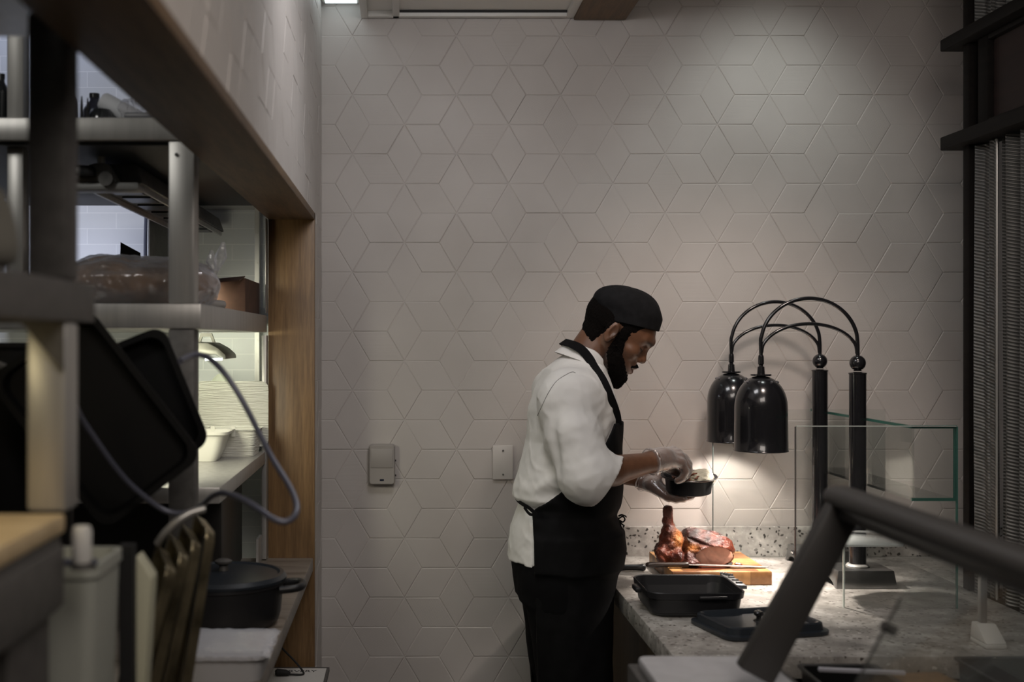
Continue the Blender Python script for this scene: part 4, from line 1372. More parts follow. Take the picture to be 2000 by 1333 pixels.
rings(MB(), [(rrect(-0.490, 1.635, 0.066, 0.060, 0.02), 0.967), (rrect(-0.490, 1.635, 0.078, 0.075, 0.02), 1.322), (rrect(-0.490, 1.635, 0.081, 0.078, 0.02), 1.324), (rrect(-0.490, 1.635, 0.081, 0.078, 0.02), 1.340), (rrect(-0.490, 1.635, 0.073, 0.070, 0.02), 1.340), (rrect(-0.490, 1.635, 0.060, 0.056, 0.02), 0.975)]).build('body', simple('pale_bin', (0.36, 0.37, 0.33), 0.5), bn)
MB().box(-0.571, -0.409, 1.556, 1.568, 1.341, 1.350).build('rim_bar', HOSE, bn, bevel=0.003)
wbn = MB().prism([(-0.410, 1.752, 0.968), (-0.398, 1.752, 0.968), (-0.379, 1.752, 1.285), (-0.402, 1.752, 1.320)], (0, 0.045, 0)).build('cutting_board', simple('yellowed_board', (0.50, 0.49, 0.36), 0.5), None, bevel=0.003)
tag(wbn, 'yellowish white cutting board standing on edge left of the leaning metal trays', 'cutting board')
wr2 = MB().box(-0.420, -0.399, 1.722, 1.742, 0.968, 1.34).build('dark_divider', RUBBER, None)
tag(wr2, 'dark upright divider panel between the pale bin and the yellowish board', 'divider')

# dutch oven
do = thing('dutch_oven', 'round black cast-iron pot with lid and side handle on the laminate counter', 'pot', (-0.434, 2.80, 0.9665))
C_ = (-0.434, 2.80, 0.9665)
MB().lathe([(0, 0), (0.118, 0), (0.130, 0.010), (0.136, 0.03), (0.142, 0.094), (0.146, 0.097), (0.146, 0.105), (0.128, 0.105), (0.126, 0.012), (0, 0.01)], C_, 48).build('body', IRON, do)
ld = MB().lathe([(0.128, 0.1055), (0.149, 0.1055), (0.150, 0.112), (0.143, 0.121), (0.134, 0.122), (0.128, 0.118), (0.06, 0.124), (0, 0.126), (0, 0.121), (0.10, 0.112), (0.128, 0.1055)], C_, 48).build('lid', IRONB, do)
MB().lathe([(0, 0.126), (0.012, 0.126), (0.010, 0.134), (0.010, 0.138), (0.020, 0.144), (0.021, 0.149), (0.014, 0.153), (0, 0.154)], C_, 24).build('knob', STEELD, ld)
for sx in (1, -1):
    MB().tube(spline([(C_[0] + sx * 0.138, 2.755, 1.055), (C_[0] + sx * 0.178, 2.765, 1.058), (C_[0] + sx * 0.188, 2.80, 1.058), (C_[0] + sx * 0.178, 2.835, 1.058), (C_[0] + sx * 0.138, 2.845, 1.055)], 6), 0.0095, 10).build('handle', IRON, do)
# tub
tb_ = thing('plastic_tub', 'white plastic tub covered with cling wrap at the bottom of the pass', 'tub', (-0.375, 2.40, 0.9665))
rings(MB(), [(rrect(-0.375, 2.40, 0.088, 0.088, 0.03), 0.967), (rrect(-0.375, 2.40, 0.097, 0.098, 0.03), 1.012), (rrect(-0.375, 2.40, 0.103, 0.104, 0.032), 1.014), (rrect(-0.375, 2.40, 0.103, 0.104, 0.032), 1.022), (rrect(-0.375, 2.40, 0.094, 0.095, 0.03), 1.022), (rrect(-0.375, 2.40, 0.08, 0.08, 0.03), 1.008)]).build('body', simple('tub_white', (0.55, 0.55, 0.56), 0.5), tb_)
rnd = random.Random(9)
vs, fs = [], []
n = 18
for i in range(n + 1):
    for j in range(n + 1):
        x = -0.375 + 0.216 * (i / n - 0.5)
        y = 2.40 + 0.218 * (j / n - 0.5)
        ed = max(abs(i / n - 0.5), abs(j / n - 0.5)) * 2
        z = 1.0245 + 0.010 * (1 - ed ** 2) + 0.003 * rnd.random() - (0.014 * rnd.random() if ed > 0.98 else 0)
        vs.append((x, y, z))
for i in range(n):
    for j in range(n):
        fs.append((i * (n + 1) + j, (i + 1) * (n + 1) + j, (i + 1) * (n + 1) + j + 1, i * (n + 1) + j + 1))
MB().add(vs, fs).build('cling_wrap', WRAP, tb_)
# ---------------------------------------------------------------- distance-field modelling for organic shapes
def seglist(segs):
    """segs: list of (start, end, step) contiguous -> coordinates"""
    out = [segs[0][0]]
    for a, b, st in segs:
        n = max(1, int(round((b - a) / st)))
        out += [a + (b - a) * (i + 1) / n for i in range(n)]
    return np.array(out, np.float32)


class Field:
    def __init__(s, xs, ys, zs):
        s.x, s.y, s.z = xs, ys, zs
        s.F = np.full((len(xs), len(ys), len(zs)), 0.06, np.float32)

    def sub(s, lo, hi):
        def r(a, l, h):
            i = max(0, int(np.searchsorted(a, l)) - 1)
            j = min(len(a), int(np.searchsorted(a, h)) + 1)
            return slice(i, max(j, i))
        sl = (r(s.x, lo[0], hi[0]), r(s.y, lo[1], hi[1]), r(s.z, lo[2], hi[2]))
        X, Y, Z = np.meshgrid(s.x[sl[0]], s.y[sl[1]], s.z[sl[2]], indexing='ij', sparse=True)
        return sl, X, Y, Z

    def comb(s, sl, d, k, mode):
        a = s.F[sl]
        if mode == 'sub':
            d = -d
            if k > 0:
                h = np.clip(0.5 - 0.5 * (d - a) / k, 0, 1)
                s.F[sl] = d * (1 - h) + 0 * h + a * h + k * h * (1 - h) if False else (a * h + d * (1 - h)) + k * h * (1 - h)
            else:
                s.F[sl] = np.maximum(a, d)
        elif mode == 'and':
            s.F[sl] = np.maximum(a, d)
        else:
            if k > 0:
                h = np.clip(0.5 + 0.5 * (a - d) / k, 0, 1)
                s.F[sl] = a * (1 - h) + d * h - k * h * (1 - h)
            else:
                s.F[sl] = np.minimum(a, d)

    def ell(s, c, r, k=0.0, mode='add', R=None, O=None):
        """ellipsoid; R, O: local frame (columns = axes, origin)"""
        c = np.array(c, np.float32)
        cw = (np.array(O) + np.array(R) @ c) if R is not None else c
        m = max(r) + 0.02 + k
        sl, X, Y, Z = s.sub(cw - m, cw + m)
        if R is not None:
            dx, dy, dz = X - cw[0], Y - cw[1], Z - cw[2]
            X_ = R[0][0] * dx + R[1][0] * dy + R[2][0] * dz
            Y_ = R[0][1] * dx + R[1][1] * dy + R[2][1] * dz
            Z_ = R[0][2] * dx + R[1][2] * dy + R[2][2] * dz
        else:
            X_, Y_, Z_ = X - c[0], Y - c[1], Z - c[2]
        k0 = np.sqrt((X_ / r[0]) ** 2 + (Y_ / r[1]) ** 2 + (Z_ / r[2]) ** 2)
        k1 = np.sqrt((X_ / r[0] ** 2) ** 2 + (Y_ / r[1] ** 2) ** 2 + (Z_ / r[2] ** 2) ** 2) + 1e-6
        s.comb(sl, (k0 * (k0 - 1) / k1).astype(np.float32), k, mode)

    def cap(s, a, b, r1, r2, k=0.0, mode='add', R=None, O=None):
        a, b = np.array(a, float), np.array(b, float)
        if R is not None:
            a, b = np.array(O) + np.array(R) @ a, np.array(O) + np.array(R) @ b
        m = max(r1, r2) + 0.02 + k
        sl, X, Y, Z = s.sub(np.minimum(a, b) - m, np.maximum(a, b) + m)
        ba = b - a
        L = float(ba @ ba) + 1e-9
        px, py, pz = X - a[0], Y - a[1], Z - a[2]
        h = np.clip((px * ba[0] + py * ba[1] + pz * ba[2]) / L, 0, 1)
        d = np.sqrt((px - ba[0] * h) ** 2 + (py - ba[1] * h) ** 2 + (pz - ba[2] * h) ** 2) - (r1 + (r2 - r1) * h)
        s.comb(sl, d.astype(np.float32), k, mode)

    def chain(s, pts, rs, k=0.004, k0=0.0, R=None, O=None):
        for i in range(len(pts) - 1):
            s.cap(pts[i], pts[i + 1], rs[i], rs[i + 1], k if i else max(k, k0), 'add', R, O)

    def loft(s, table, k=0.0, mode='add', grow=0.0, yc=3.5, power=2.3):
        """table rows: z, xback, xfront, half width y"""
        t = np.array(sorted(table))
        m = 0.03 + k
        sl, X, Y, Z = s.sub((t[:, 1].min() - m, yc - t[:, 3].max() - m, t[0, 0] - m), (t[:, 2].max() + m, yc + t[:, 3].max() + m, t[-1, 0] + m))
        zz = Z
        xb = np.interp(zz, t[:, 0], t[:, 1]) - grow
        xf = np.interp(zz, t[:, 0], t[:, 2]) + grow
        hw = np.interp(zz, t[:, 0], t[:, 3]) + grow
        cx, ax = (xb + xf) / 2, (xf - xb) / 2
        q = (np.abs((X - cx) / ax) ** power + np.abs((Y - yc) / hw) ** power) ** (1 / power)
        d = (q - 1) * np.minimum(ax, hw)
        d = np.maximum(d, np.maximum(t[0, 0] - grow - Z, Z - t[-1, 0] - grow))
        s.comb(sl, np.broadcast_to(d, s.F[sl].shape).astype(np.float32), k, mode)

    def copy(s):
        f = Field.__new__(Field)
        f.x, f.y, f.z = s.x, s.y, s.z
        f.F = s.F.copy()
        return f

    def full(s):
        return np.meshgrid(s.x, s.y, s.z, indexing='ij', sparse=True)

    def mesh(s, name, mat, parent=None, smooth_it=1, colfn=None):
        F = s.F
        S = F < 0
        nx, ny, nz = F.shape
        cnt = np.zeros((nx - 1, ny - 1, nz - 1), np.int8)
        for dx in (0, 1):
            for dy in (0, 1):
                for dz in (0, 1):
                    cnt += S[dx:nx - 1 + dx, dy:ny - 1 + dy, dz:nz - 1 + dz]
        act = (cnt > 0) & (cnt < 8)
        I, J, K = np.nonzero(act)
        idx = np.full(act.shape, -1, np.int32)
        idx[I, J, K] = np.arange(len(I))
        acc = np.zeros((len(I), 3), np.float64)
        n = np.zeros(len(I), np.float64)
        cor = [(0, 0, 0), (1, 0, 0), (0, 1, 0), (1, 1, 0), (0, 0, 1), (1, 0, 1), (0, 1, 1), (1, 1, 1)]
        V = [F[I + a, J + b, K + c].astype(np.float64) for a, b, c in cor]
        for (p, q) in ((0, 1), (2, 3), (4, 5), (6, 7), (0, 2), (1, 3), (4, 6), (5, 7), (0, 4), (1, 5), (2, 6), (3, 7)):
            va, vb = V[p], V[q]
            cr = (va < 0) != (vb < 0)
            den = np.where(np.abs(va - vb) < 1e-12, 1, va - vb)
            t = np.where(cr, va / den, 0)
            for ax in range(3):
                acc[:, ax] += np.where(cr, cor[p][ax] + (cor[q][ax] - cor[p][ax]) * t, 0)
            n += cr
        acc /= n[:, None]
        fi = np.stack([I, J, K], 1) + acc
        co = np.stack([np.interp(fi[:, 0], np.arange(nx), s.x), np.interp(fi[:, 1], np.arange(ny), s.y), np.interp(fi[:, 2], np.arange(nz), s.z)], 1)
        faces = []
        for ax in range(3):
            sl0 = [slice(None)] * 3
            sl1 = [slice(None)] * 3
            sl0[ax] = slice(0, -1)
            sl1[ax] = slice(1, None)
            A, B = S[tuple(sl0)], S[tuple(sl1)]
            ch = A != B
            o1, o2 = [a for a in range(3) if a != ax]
            ii = np.stack(np.nonzero(ch), 1)
            ok = (ii[:, o1] > 0) & (ii[:, o2] > 0) & (ii[:, o1] < F.shape[o1] - 1) & (ii[:, o2] < F.shape[o2] - 1)
            ii = ii[ok]
            inside = A[tuple(ii.T)]

            def g(a, b):
                t = ii.copy()
                t[:, o1] -= a
                t[:, o2] -= b
                return idx[tuple(t.T)]
            q = np.stack([g(1, 1), g(0, 1), g(0, 0), g(1, 0)], 1)
            flip = inside if ax != 1 else ~inside
            q = np.where(flip[:, None], q, q[:, ::-1])
            faces.append(q)
        q = np.concatenate(faces)
        q = q[(q >= 0).all(1)]
        # laplacian smoothing
        for _ in range(smooth_it):
            a = np.zeros_like(co)
            c = np.zeros(len(co))
            for i in range(4):
                j = (i + 1) % 4
                np.add.at(a, q[:, i], co[q[:, j]])
                np.add.at(a, q[:, j], co[q[:, i]])
                np.add.at(c, q[:, i], 1)
                np.add.at(c, q[:, j], 1)
            c[c == 0] = 1
            co = co * 0.5 + 0.5 * a / c[:, None]
        me = bpy.data.meshes.new(name)
        me.vertices.add(len(co))
        me.vertices.foreach_set('co', co.astype(np.float32).ravel())
        me.loops.add(len(q) * 4)
        me.loops.foreach_set('vertex_index', q.astype(np.int32).ravel())
        me.polygons.add(len(q))
        me.polygons.foreach_set('loop_start', np.arange(0, len(q) * 4, 4, dtype=np.int32))
        me.polygons.foreach_set('loop_total', np.full(len(q), 4, np.int32))
        me.polygons.foreach_set('use_smooth', np.ones(len(q), bool))
        me.update(calc_edges=True)
        me.validate()
        if colfn is not None:
            at = me.color_attributes.new('tint', 'FLOAT_COLOR', 'POINT')
            c = colfn(co).astype(np.float32)
            at.data.foreach_set('color', c.ravel())
        return link_mesh(name, me, mat, parent)


def wob(X, Y, Z, f, seed=0):
    """cheap smooth noise from warped sines, about -1..1"""
    r = np.random.RandomState(seed)
    o = 0
    amp = 1.0
    tot = 0
    for k in range(4):
        a = r.uniform(-1, 1, (3, 3))
        a /= np.linalg.norm(a, axis=1)[:, None]
        ff = f * 1.7 ** k
        w = np.sin((a[0][0] * X + a[0][1] * Y + a[0][2] * Z) * ff + r.uniform(0, 6) + 1.3 * np.sin((a[1][0] * X + a[1][1] * Y + a[1][2] * Z) * ff * 0.8 + r.uniform(0, 6)))
        o = o + amp * w
        tot += amp
        amp *= 0.6
    return o / tot


def tinted(name, rough, spec=0.5, bump=0, bscale=200, bdist=0.001, coat=0, base=None, nscale=40, sub=0):
    k = N(name)
    b = k.b
    at = k.n('Attribute', attribute_name='tint')
    v = k.coords()
    t = k.n('TexNoise', i_Scale=nscale, i_Detail=5.0)
    k.l(v, t.inputs['Vector'])
    mx = k.n('MixRGB', blend_type='MULTIPLY')
    mx.inputs[0].default_value = 1
    k.l(at.outputs['Color'], mx.inputs[1])
    k.l(k.ramp(t.outputs['Fac'], [(0.3, (0.78, 0.78, 0.78)), (0.7, (1, 1, 1))]), mx.inputs[2])
    k.l(mx.outputs[0], b.inputs['Base Color'])
    b.inputs['Roughness'].default_value = rough
    b.inputs['Specular IOR Level'].default_value = spec
    b.inputs['Coat Weight'].default_value = coat
    if sub:
        b.inputs['Subsurface Weight'].default_value = sub
        b.inputs['Subsurface Radius'].default_value = (0.006, 0.003, 0.0015)
        b.inputs['Subsurface Scale'].default_value = 1.0
    if bump:
        t2 = k.n('TexNoise', i_Scale=bscale, i_Detail=4.0)
        k.l(v, t2.inputs['Vector'])
        k.l(k.bump(t2.outputs['Fac'], bump, bdist), b.inputs['Normal'])
    return k.m


from mathutils.bvhtree import BVHTree
# ---------------------------------------------------------------- the chef
YC = 3.5
# head frame: forward, left, up (35 degrees down, turned slightly to the camera)
_p, _w = math.radians(35), math.radians(-9)
Rp = np.array(((math.cos(_p), 0, math.sin(_p)), (0, 1, 0), (-math.sin(_p), 0, math.cos(_p))))
Rw = np.array(((math.cos(_w), -math.sin(_w), 0), (math.sin(_w), math.cos(_w), 0), (0, 0, 1)))
HR = Rw @ Rp
HO = np.array((0.612, YC, 1.655))


def HL(p):
    return tuple(HO + HR @ np.array(p))


def head_shape(f):
    E = lambda c, r, k=0.015, mode='add': f.ell(c, r, k, mode, HR, HO)
    C = lambda a, b, r1, r2, k=0.01, mode='add': f.cap(a, b, r1, r2, k, mode, HR, HO)
    E((-0.004, 0, 0.048), (0.103, 0.076, 0.088), 0)
    E((0.050, 0, 0.036), (0.062, 0.062, 0.068), 0.02)
    E((0.052, 0, -0.020), (0.052, 0.055, 0.056), 0.02)
    E((0.052, 0, -0.055), (0.050, 0.045, 0.038), 0.02)
    for s in (1, -1):
        C((-0.002, s * 0.058, -0.020), (0.030, s * 0.050, -0.070), 0.014, 0.014, 0.02)
        C((0.030, s * 0.050, -0.070), (0.082, s * 0.018, -0.086), 0.014, 0.012, 0.02)
        E((0.068, s * 0.045, -0.006), (0.025, s * 0.018, 0.016), 0.015)
        C((0.104, s * 0.004, 0.048), (0.084, s * 0.046, 0.044), 0.011, 0.008, 0.012)
    E((0.086, 0, -0.084), (0.018, 0.022, 0.018), 0.015)
    E((0.080, 0, -0.046), (0.029, 0.032, 0.028), 0.015)
    for s in (1, -1):
        E((0.103, s * 0.031, 0.018), (0.016, 0.017, 0.012), 0.012, 'sub')
    for s in (1, -1):
        E((0.084, s * 0.031, 0.016), (0.0150, 0.0150, 0.0135), 0.003)       # lids
        lids = [(0.084 + 0.0152 * math.cos(el) * math.cos(az), s * (0.031 + 0.0152 * math.cos(el) * math.sin(az)), 0.016 + 0.0137 * math.sin(el)) for az, el in ((-0.4, -0.42), (0.1, -0.48), (0.6, -0.40), (1.1, -0.15))]
        for q0, q1 in zip(lids[:-1], lids[1:]):
            C(q0, q1, 0.0012, 0.0012, 0.001, 'sub')   # lid slit
        C((0.0935, s * 0.019, 0.0035), (0.087, s * 0.045, 0.0035), 0.0030, 0.0022, 0.004)
    # nose
    C((0.102, 0, 0.024), (0.114, 0, -0.004), 0.0072, 0.0085, 0.010)
    E((0.1145, 0, -0.0105), (0.0115, 0.0115, 0.0100), 0.008)
    for s in (1, -1):
        E((0.106, s * 0.0135, -0.0150), (0.0105, 0.0080, 0.0078), 0.005)
    for s in (1, -1):
        E((0.1135, s * 0.0072, -0.0235), (0.0050, 0.0036, 0.0045), 0.001, 'sub')
    # lips
    for s in (1, -1):
        C((0.1105, s * 0.002, -0.0385), (0.098, s * 0.024, -0.0475), 0.0062, 0.0035, 0.004)
        C((0.1065, s * 0.002, -0.0575), (0.096, s * 0.021, -0.0505), 0.0072, 0.0038, 0.004)
        C((0.115, 0, -0.0480), (0.101, s * 0.023, -0.0485), 0.0018, 0.0012, 0.001, 'sub')
    # ears
    for s in (1, -1):
        E((-0.008, s * 0.0765, 0.008), (0.0185, 0.0075, 0.031), 0.004)
        E((-0.002, s * 0.084, 0.010), (0.0105, 0.0060, 0.0195), 0.003, 'sub')
        E((0.004, s * 0.078, -0.001), (0.0045, 0.0045, 0.007), 0.003)
        E((-0.006, s * 0.0775, -0.019), (0.008, 0.005, 0.008), 0.005)
        C((-0.012, s * 0.0815, 0.026), (-0.016, s * 0.0815, 0.002), 0.0028, 0.0022, 0.003)


RS, RE, RWR = (0.455, 3.335, 1.495), (0.505, 3.275, 1.262), (0.713, 3.40, 1.289)
LS, LE, LWR = (0.475, 3.665, 1.495), (0.515, 3.735, 1.262), (0.735, 3.625, 1.213)


def right_hand(f, g=0.0):
    """near hand: back up, fingers bent down into the bowl. g grows it (glove)"""
    ch = lambda p, r, k0: f.chain(p, [x + g for x in r], 0.003, k0)
    w = RWR
    f.cap(w, (0.752, 3.425, 1.297), 0.027 + g, 0.030 + g, 0.02)
    mc = [(0.792, 3.488, 1.312), (0.800, 3.468, 1.307), (0.804, 3.447, 1.297), (0.800, 3.427, 1.283)]
    for i, p in enumerate(mc):
        f.cap((0.735, 3.408 + 0.010 * (3 - i) , 1.290 + 0.003 * (3 - i)), p, 0.022 + g, 0.0125 + g, 0.010)
    ch([mc[0], (0.826, 3.496, 1.292), (0.840, 3.497, 1.272), (0.842, 3.494, 1.254)], [0.0115, 0.0098, 0.0088, 0.0078], 0.006)
    ch([mc[1], (0.828, 3.470, 1.278), (0.832, 3.470, 1.252), (0.822, 3.474, 1.235)], [0.0118, 0.0100, 0.0090, 0.0080], 0.006)
    ch([mc[2], (0.824, 3.447, 1.267), (0.821, 3.451, 1.243), (0.808, 3.457, 1.230)], [0.0115, 0.0098, 0.0088, 0.0078], 0.006)
    ch([mc[3], (0.814, 3.426, 1.258), (0.806, 3.431, 1.238), (0.793, 3.438, 1.229)], [0.0105, 0.0088, 0.0080, 0.0070], 0.006)
    # thumb leaves the inner side of the palm
    f.cap((0.742, 3.432, 1.285), (0.765, 3.470, 1.270), 0.019 + g, 0.0150 + g, 0.012)
    ch([(0.765, 3.470, 1.270), (0.790, 3.487, 1.253), (0.812, 3.489, 1.240)], [0.0150, 0.0115, 0.0090], 0.01)


def left_hand(f, g=0.0):
    """far hand: palm up, carrying the bowl from below"""
    ch = lambda p, r, k0: f.chain(p, [x + g for x in r], 0.003, k0)
    f.cap(LWR, (0.758, 3.595, 1.200), 0.025 + g, 0.026 + g, 0.02)
    mc = [(0.800, 3.590, 1.180), (0.797, 3.566, 1.172), (0.791, 3.542, 1.168), (0.783, 3.520, 1.170)]
    for i, p in enumerate(mc):
        f.cap((0.745, 3.605 - 0.012 * i, 1.202), p, 0.020 + g, 0.0115 + g, 0.010)
    ch([mc[0], (0.838, 3.588, 1.171), (0.860, 3.583, 1.174)], [0.0105, 0.0090, 0.0080], 0.006)
    ch([mc[1], (0.838, 3.560, 1.167), (0.866, 3.553, 1.172)], [0.0108, 0.0092, 0.0082], 0.006)
    ch([mc[2], (0.828, 3.528, 1.166), (0.852, 3.520, 1.172)], [0.0105, 0.0090, 0.0080], 0.006)
    ch([mc[3], (0.803, 3.496, 1.166), (0.822, 3.483, 1.170)], [0.0098, 0.0085, 0.0078], 0.006)
    # thumb up along the far side of the bowl
    f.cap((0.755, 3.605, 1.203), (0.772, 3.612, 1.222), 0.016 + g, 0.0135 + g, 0.010)
    ch([(0.772, 3.612, 1.222), (0.790, 3.606, 1.246), (0.804, 3.592, 1.257)], [0.0130, 0.0105, 0.0088], 0.008)


TORSO = [(1.602, 0.480, 0.560, 0.062), (1.587, 0.452, 0.572, 0.078), (1.556, 0.418, 0.590, 0.120), (1.52, 0.400, 0.600, 0.165), (1.495, 0.388, 0.606, 0.185), (1.4345, 0.368, 0.620, 0.195), (1.343, 0.360, 0.627, 0.190),
         (1.282, 0.343, 0.629, 0.185), (1.206, 0.321, 0.630, 0.182), (1.178, 0.318, 0.628, 0.180), (1.155, 0.340, 0.624, 0.172), (1.1255, 0.328, 0.614, 0.175), (1.069, 0.313, 0.624, 0.188), (1.031, 0.308, 0.629, 0.192), (0.993, 0.306, 0.624, 0.194)]
SKIRT = [(1.06, 0.318, 0.624, 0.186), (1.031, 0.315, 0.628, 0.188), (0.993, 0.310, 0.624, 0.19), (0.947, 0.316, 0.612, 0.19), (0.887, 0.322, 0.600, 0.19), (0.826, 0.331, 0.597, 0.19), (0.704, 0.360, 0.598, 0.185), (0.623, 0.374, 0.600, 0.18), (0.33, 0.40, 0.60, 0.175)]

person = thing('person', 'man in white chef jacket, black apron and black skull cap, filling a bowl', 'person', (0.48, YC, 0))
# --- body
xs = seglist([(0.24, 0.52, 0.008), (0.52, 0.90, 0.0023)])
ys = seglist([(3.20, 3.36, 0.006), (3.36, 3.64, 0.0026), (3.64, 3.80, 0.006)])
zs = seglist([(-0.02, 1.14, 0.012), (1.14, 1.33, 0.0023), (1.33, 1.50, 0.008), (1.50, 1.81, 0.0023)])
B = Field(xs, ys, zs)
head_shape(B)
B.cap(HL((-0.028, 0, -0.030)), (0.500, YC, 1.535), 0.056, 0.062, 0.02)
B.loft([(r[0], r[1] + 0.022, r[2] - 0.022, max(0.03, r[3] - 0.022)) for r in TORSO if r[0] < 1.58], 0.03)
B.loft([(r[0], r[1] + 0.03, r[2] - 0.03, r[3] - 0.03) for r in SKIRT if r[0] > 0.88], 0.03)
for S_, E_, W_, hand in ((RS, RE, RWR, right_hand), (LS, LE, LWR, left_hand)):
    B.cap(S_, E_, 0.052, 0.043, 0.02)
    mid = tuple(E_[i] * 0.62 + W_[i] * 0.38 for i in range(3))
    B.cap(E_, mid, 0.042, 0.043, 0.01)
    B.cap(mid, W_, 0.043, 0.0275, 0.01)
    hand(B)
for sy in (-1, 1):
    hip, kn_, an = (0.46, YC + sy * 0.09, 0.93), (0.50, YC + sy * 0.10, 0.50), (0.45, YC + sy * 0.11, 0.09)
    B.cap(hip, kn_, 0.082, 0.056, 0.03)
    B.cap(kn_, an, 0.054, 0.034, 0.02)
    B.cap((0.44, YC + sy * 0.11, 0.045), (0.60, YC + sy * 0.12, 0.035), 0.038, 0.03, 0.02)


def skin_tint(co):
    d = (co - HO) @ HR     # local head coordinates
    n = len(co)
    c = np.empty((n, 4))
    c[:] = (0.165, 0.075, 0.040, 1)
    # lips, warmer and lighter
    lip = np.exp(-(((d[:, 0] - 0.108) / 0.016) ** 2 + (d[:, 1] / 0.024) ** 2 + ((d[:, 2] + 0.049) / 0.014) ** 4))
    lip *= d[:, 0] > 0.094
    for i, v in enumerate((0.30, 0.135, 0.115)):
        c[:, i] = c[:, i] * (1 - lip) + v * lip
    # stubble fading out of the beard and the hairline
    ln = np.interp(d[:, 0], (0.010, 0.030, 0.042, 0.0555, 0.075, 0.090, 0.105, 0.12), (0.03, 0.024, 0.008, -0.026, -0.042, -0.058, -0.072, -0.075))
    mo = np.sqrt((d[:, 0] - 0.112) ** 2 + (d[:, 1] * 0.85) ** 2 + (d[:, 2] + 0.050) ** 2) - 0.0250
    st = np.clip(0.5 + np.minimum.reduce([ln - d[:, 2], d[:, 0] - 0.004, mo * 2]) / 0.030 + 0.1, 0, 1) * (d[:, 2] > -0.16) * (d[:, 0] < 0.14)
    st = np.maximum(st, 0)
    for i in range(3):
        c[:, i] *= 1 - 0.85 * st
    # brows
    for s in (1, -1):
        br = np.exp(-(((d[:, 2] - 0.040) / 0.0055) ** 4 + ((d[:, 1] - s * 0.030) / 0.020) ** 4)) * (d[:, 0] > 0.075)
        for i in range(3):
            c[:, i] *= 1 - 0.75 * br
    return c


SKIN = tinted('skin', 0.42, 0.55, 0.15, 350, 0.0006, nscale=60)
B.mesh('body', SKIN, person, 1, skin_tint)
# eyes
EYEW = simple('eye_white', (0.35, 0.30, 0.27), 0.2)
for s in (1, -1):
    me_ = MB()
    me_.lathe([(0.0130 * math.sin(math.radians(a)), 0.0130 * math.cos(math.radians(a))) for a in range(0, 181, 12)], HL((0.084, s * 0.031, 0.0145)), 20)
    me_.build('eye', simple('dark_eye', (0.02, 0.012, 0.01), 0.1) if 'dark_eye' not in MATS else MATS['dark_eye'], person)
    lash = [HL((0.084 + 0.0157 * math.cos(el) * math.cos(az), s * (0.031 + 0.0157 * math.cos(el) * math.sin(az)), 0.016 + 0.0142 * math.sin(el))) for az, el in ((-0.35, -0.30), (0.1, -0.36), (0.6, -0.28), (1.1, -0.05), (1.35, 0.02))]
    MB().tube(spline(lash, 4), 0.0009, 6).build('eyelash', RUBBER, person)

# --- hair and beard from the grown head
hx = seglist([(0.50, 0.80, 0.0026)])
hy = seglist([(3.39, 3.61, 0.0026)])
hz = seglist([(1.48, 1.83, 0.0026)])
H = Field(hx, hy, hz)
head_shape(H)
H.cap(HL((-0.028, 0, -0.030)), (0.500, YC, 1.535), 0.056, 0.062, 0.02)
X, Y, Z = H.full()
dx, dy, dz = X - HO[0], Y - HO[1], Z - HO[2]
L0 = HR[0][0] * dx + HR[1][0] * dy + HR[2][0] * dz
L1 = HR[0][1] * dx + HR[1][1] * dy + HR[2][1] * dz
L2 = HR[0][2] * dx + HR[1][2] * dy + HR[2][2] * dz
nz_ = wob(X, Y, Z, 420, 5) * 0.0011 + wob(X, Y, Z, 1000, 6) * 0.0014
# hair: behind the ear, above it and the sideburn
hair = H.copy()


def inside(*d):
    """0..1 fade from the signed distances (positive inside)"""
    m_ = d[0] + 0 * H.F
    for q_ in d[1:]:
        m_ = np.minimum(m_, q_)
    return np.clip(m_ / 0.013, -1, 1)


back = inside(-0.022 - L0 + 0.25 * L2, L2 + 0.046 + 0.35 * (L0 + 0.056))
over = inside(0.046 + (L2 - 0.03) * 0.5 - L0, L2 - 0.036)
burn = inside(0.018 - np.abs(L0 - 0.027), 0.05 - np.abs(L2 - 0.010), np.abs(L1) - 0.04)
cover = np.maximum(np.maximum(back, over), burn)
hair.F = (H.F - (-0.0035 + 0.0050 * (cover + 0.55)) + nz_).astype(np.float32)
HAIR = simple('black_hair', (0.0028, 0.0018, 0.0014), 0.9, spec=0.12, bump=0.9, bscale=500, bdist=0.003)
hair.mesh('hair', HAIR, person, 0)
# beard: jaw, chin tuft and moustache
bd_ = H.copy()
for (a, b_, r1, r2) in (((0.088, 0.0, -0.088), (0.094, 0.0, -0.110), 0.020, 0.009), ((0.070, 0.0, -0.090), (0.088, 0, -0.104), 0.020, 0.012), ((0.06, 0.02, -0.088), (0.086, 0.004, -0.102), 0.014, 0.010), ((0.06, -0.02, -0.088), (0.086, -0.004, -0.102), 0.014, 0.010)):
    bd_.cap(a, b_, r1, r2, 0.008, 'add', HR, HO)
line = np.interp(L0, (0.010, 0.030, 0.042, 0.0555, 0.075, 0.090, 0.105, 0.12), (0.03, 0.024, 0.008, -0.026, -0.042, -0.058, -0.072, -0.075))
below = line - L2
rear = (L0 - 0.012) - 0.85 * np.maximum(0, -0.050 - L2)
front_ = 0.0285 - 0.0 * L0
mouth = np.sqrt((L0 - 0.112) ** 2 + (L1 * 0.85) ** 2 + (L2 + 0.050) ** 2) - 0.0250
cov = inside(below, rear, mouth)
thick = -0.0035 + 0.0052 * (cov + 0.5) + 0.0025 * np.clip((L0 - 0.05) / 0.04, 0, 1) * np.clip(-(L2 + 0.06) / 0.02, 0, 1)
Bf = bd_.F - thick + nz_ * 1.3
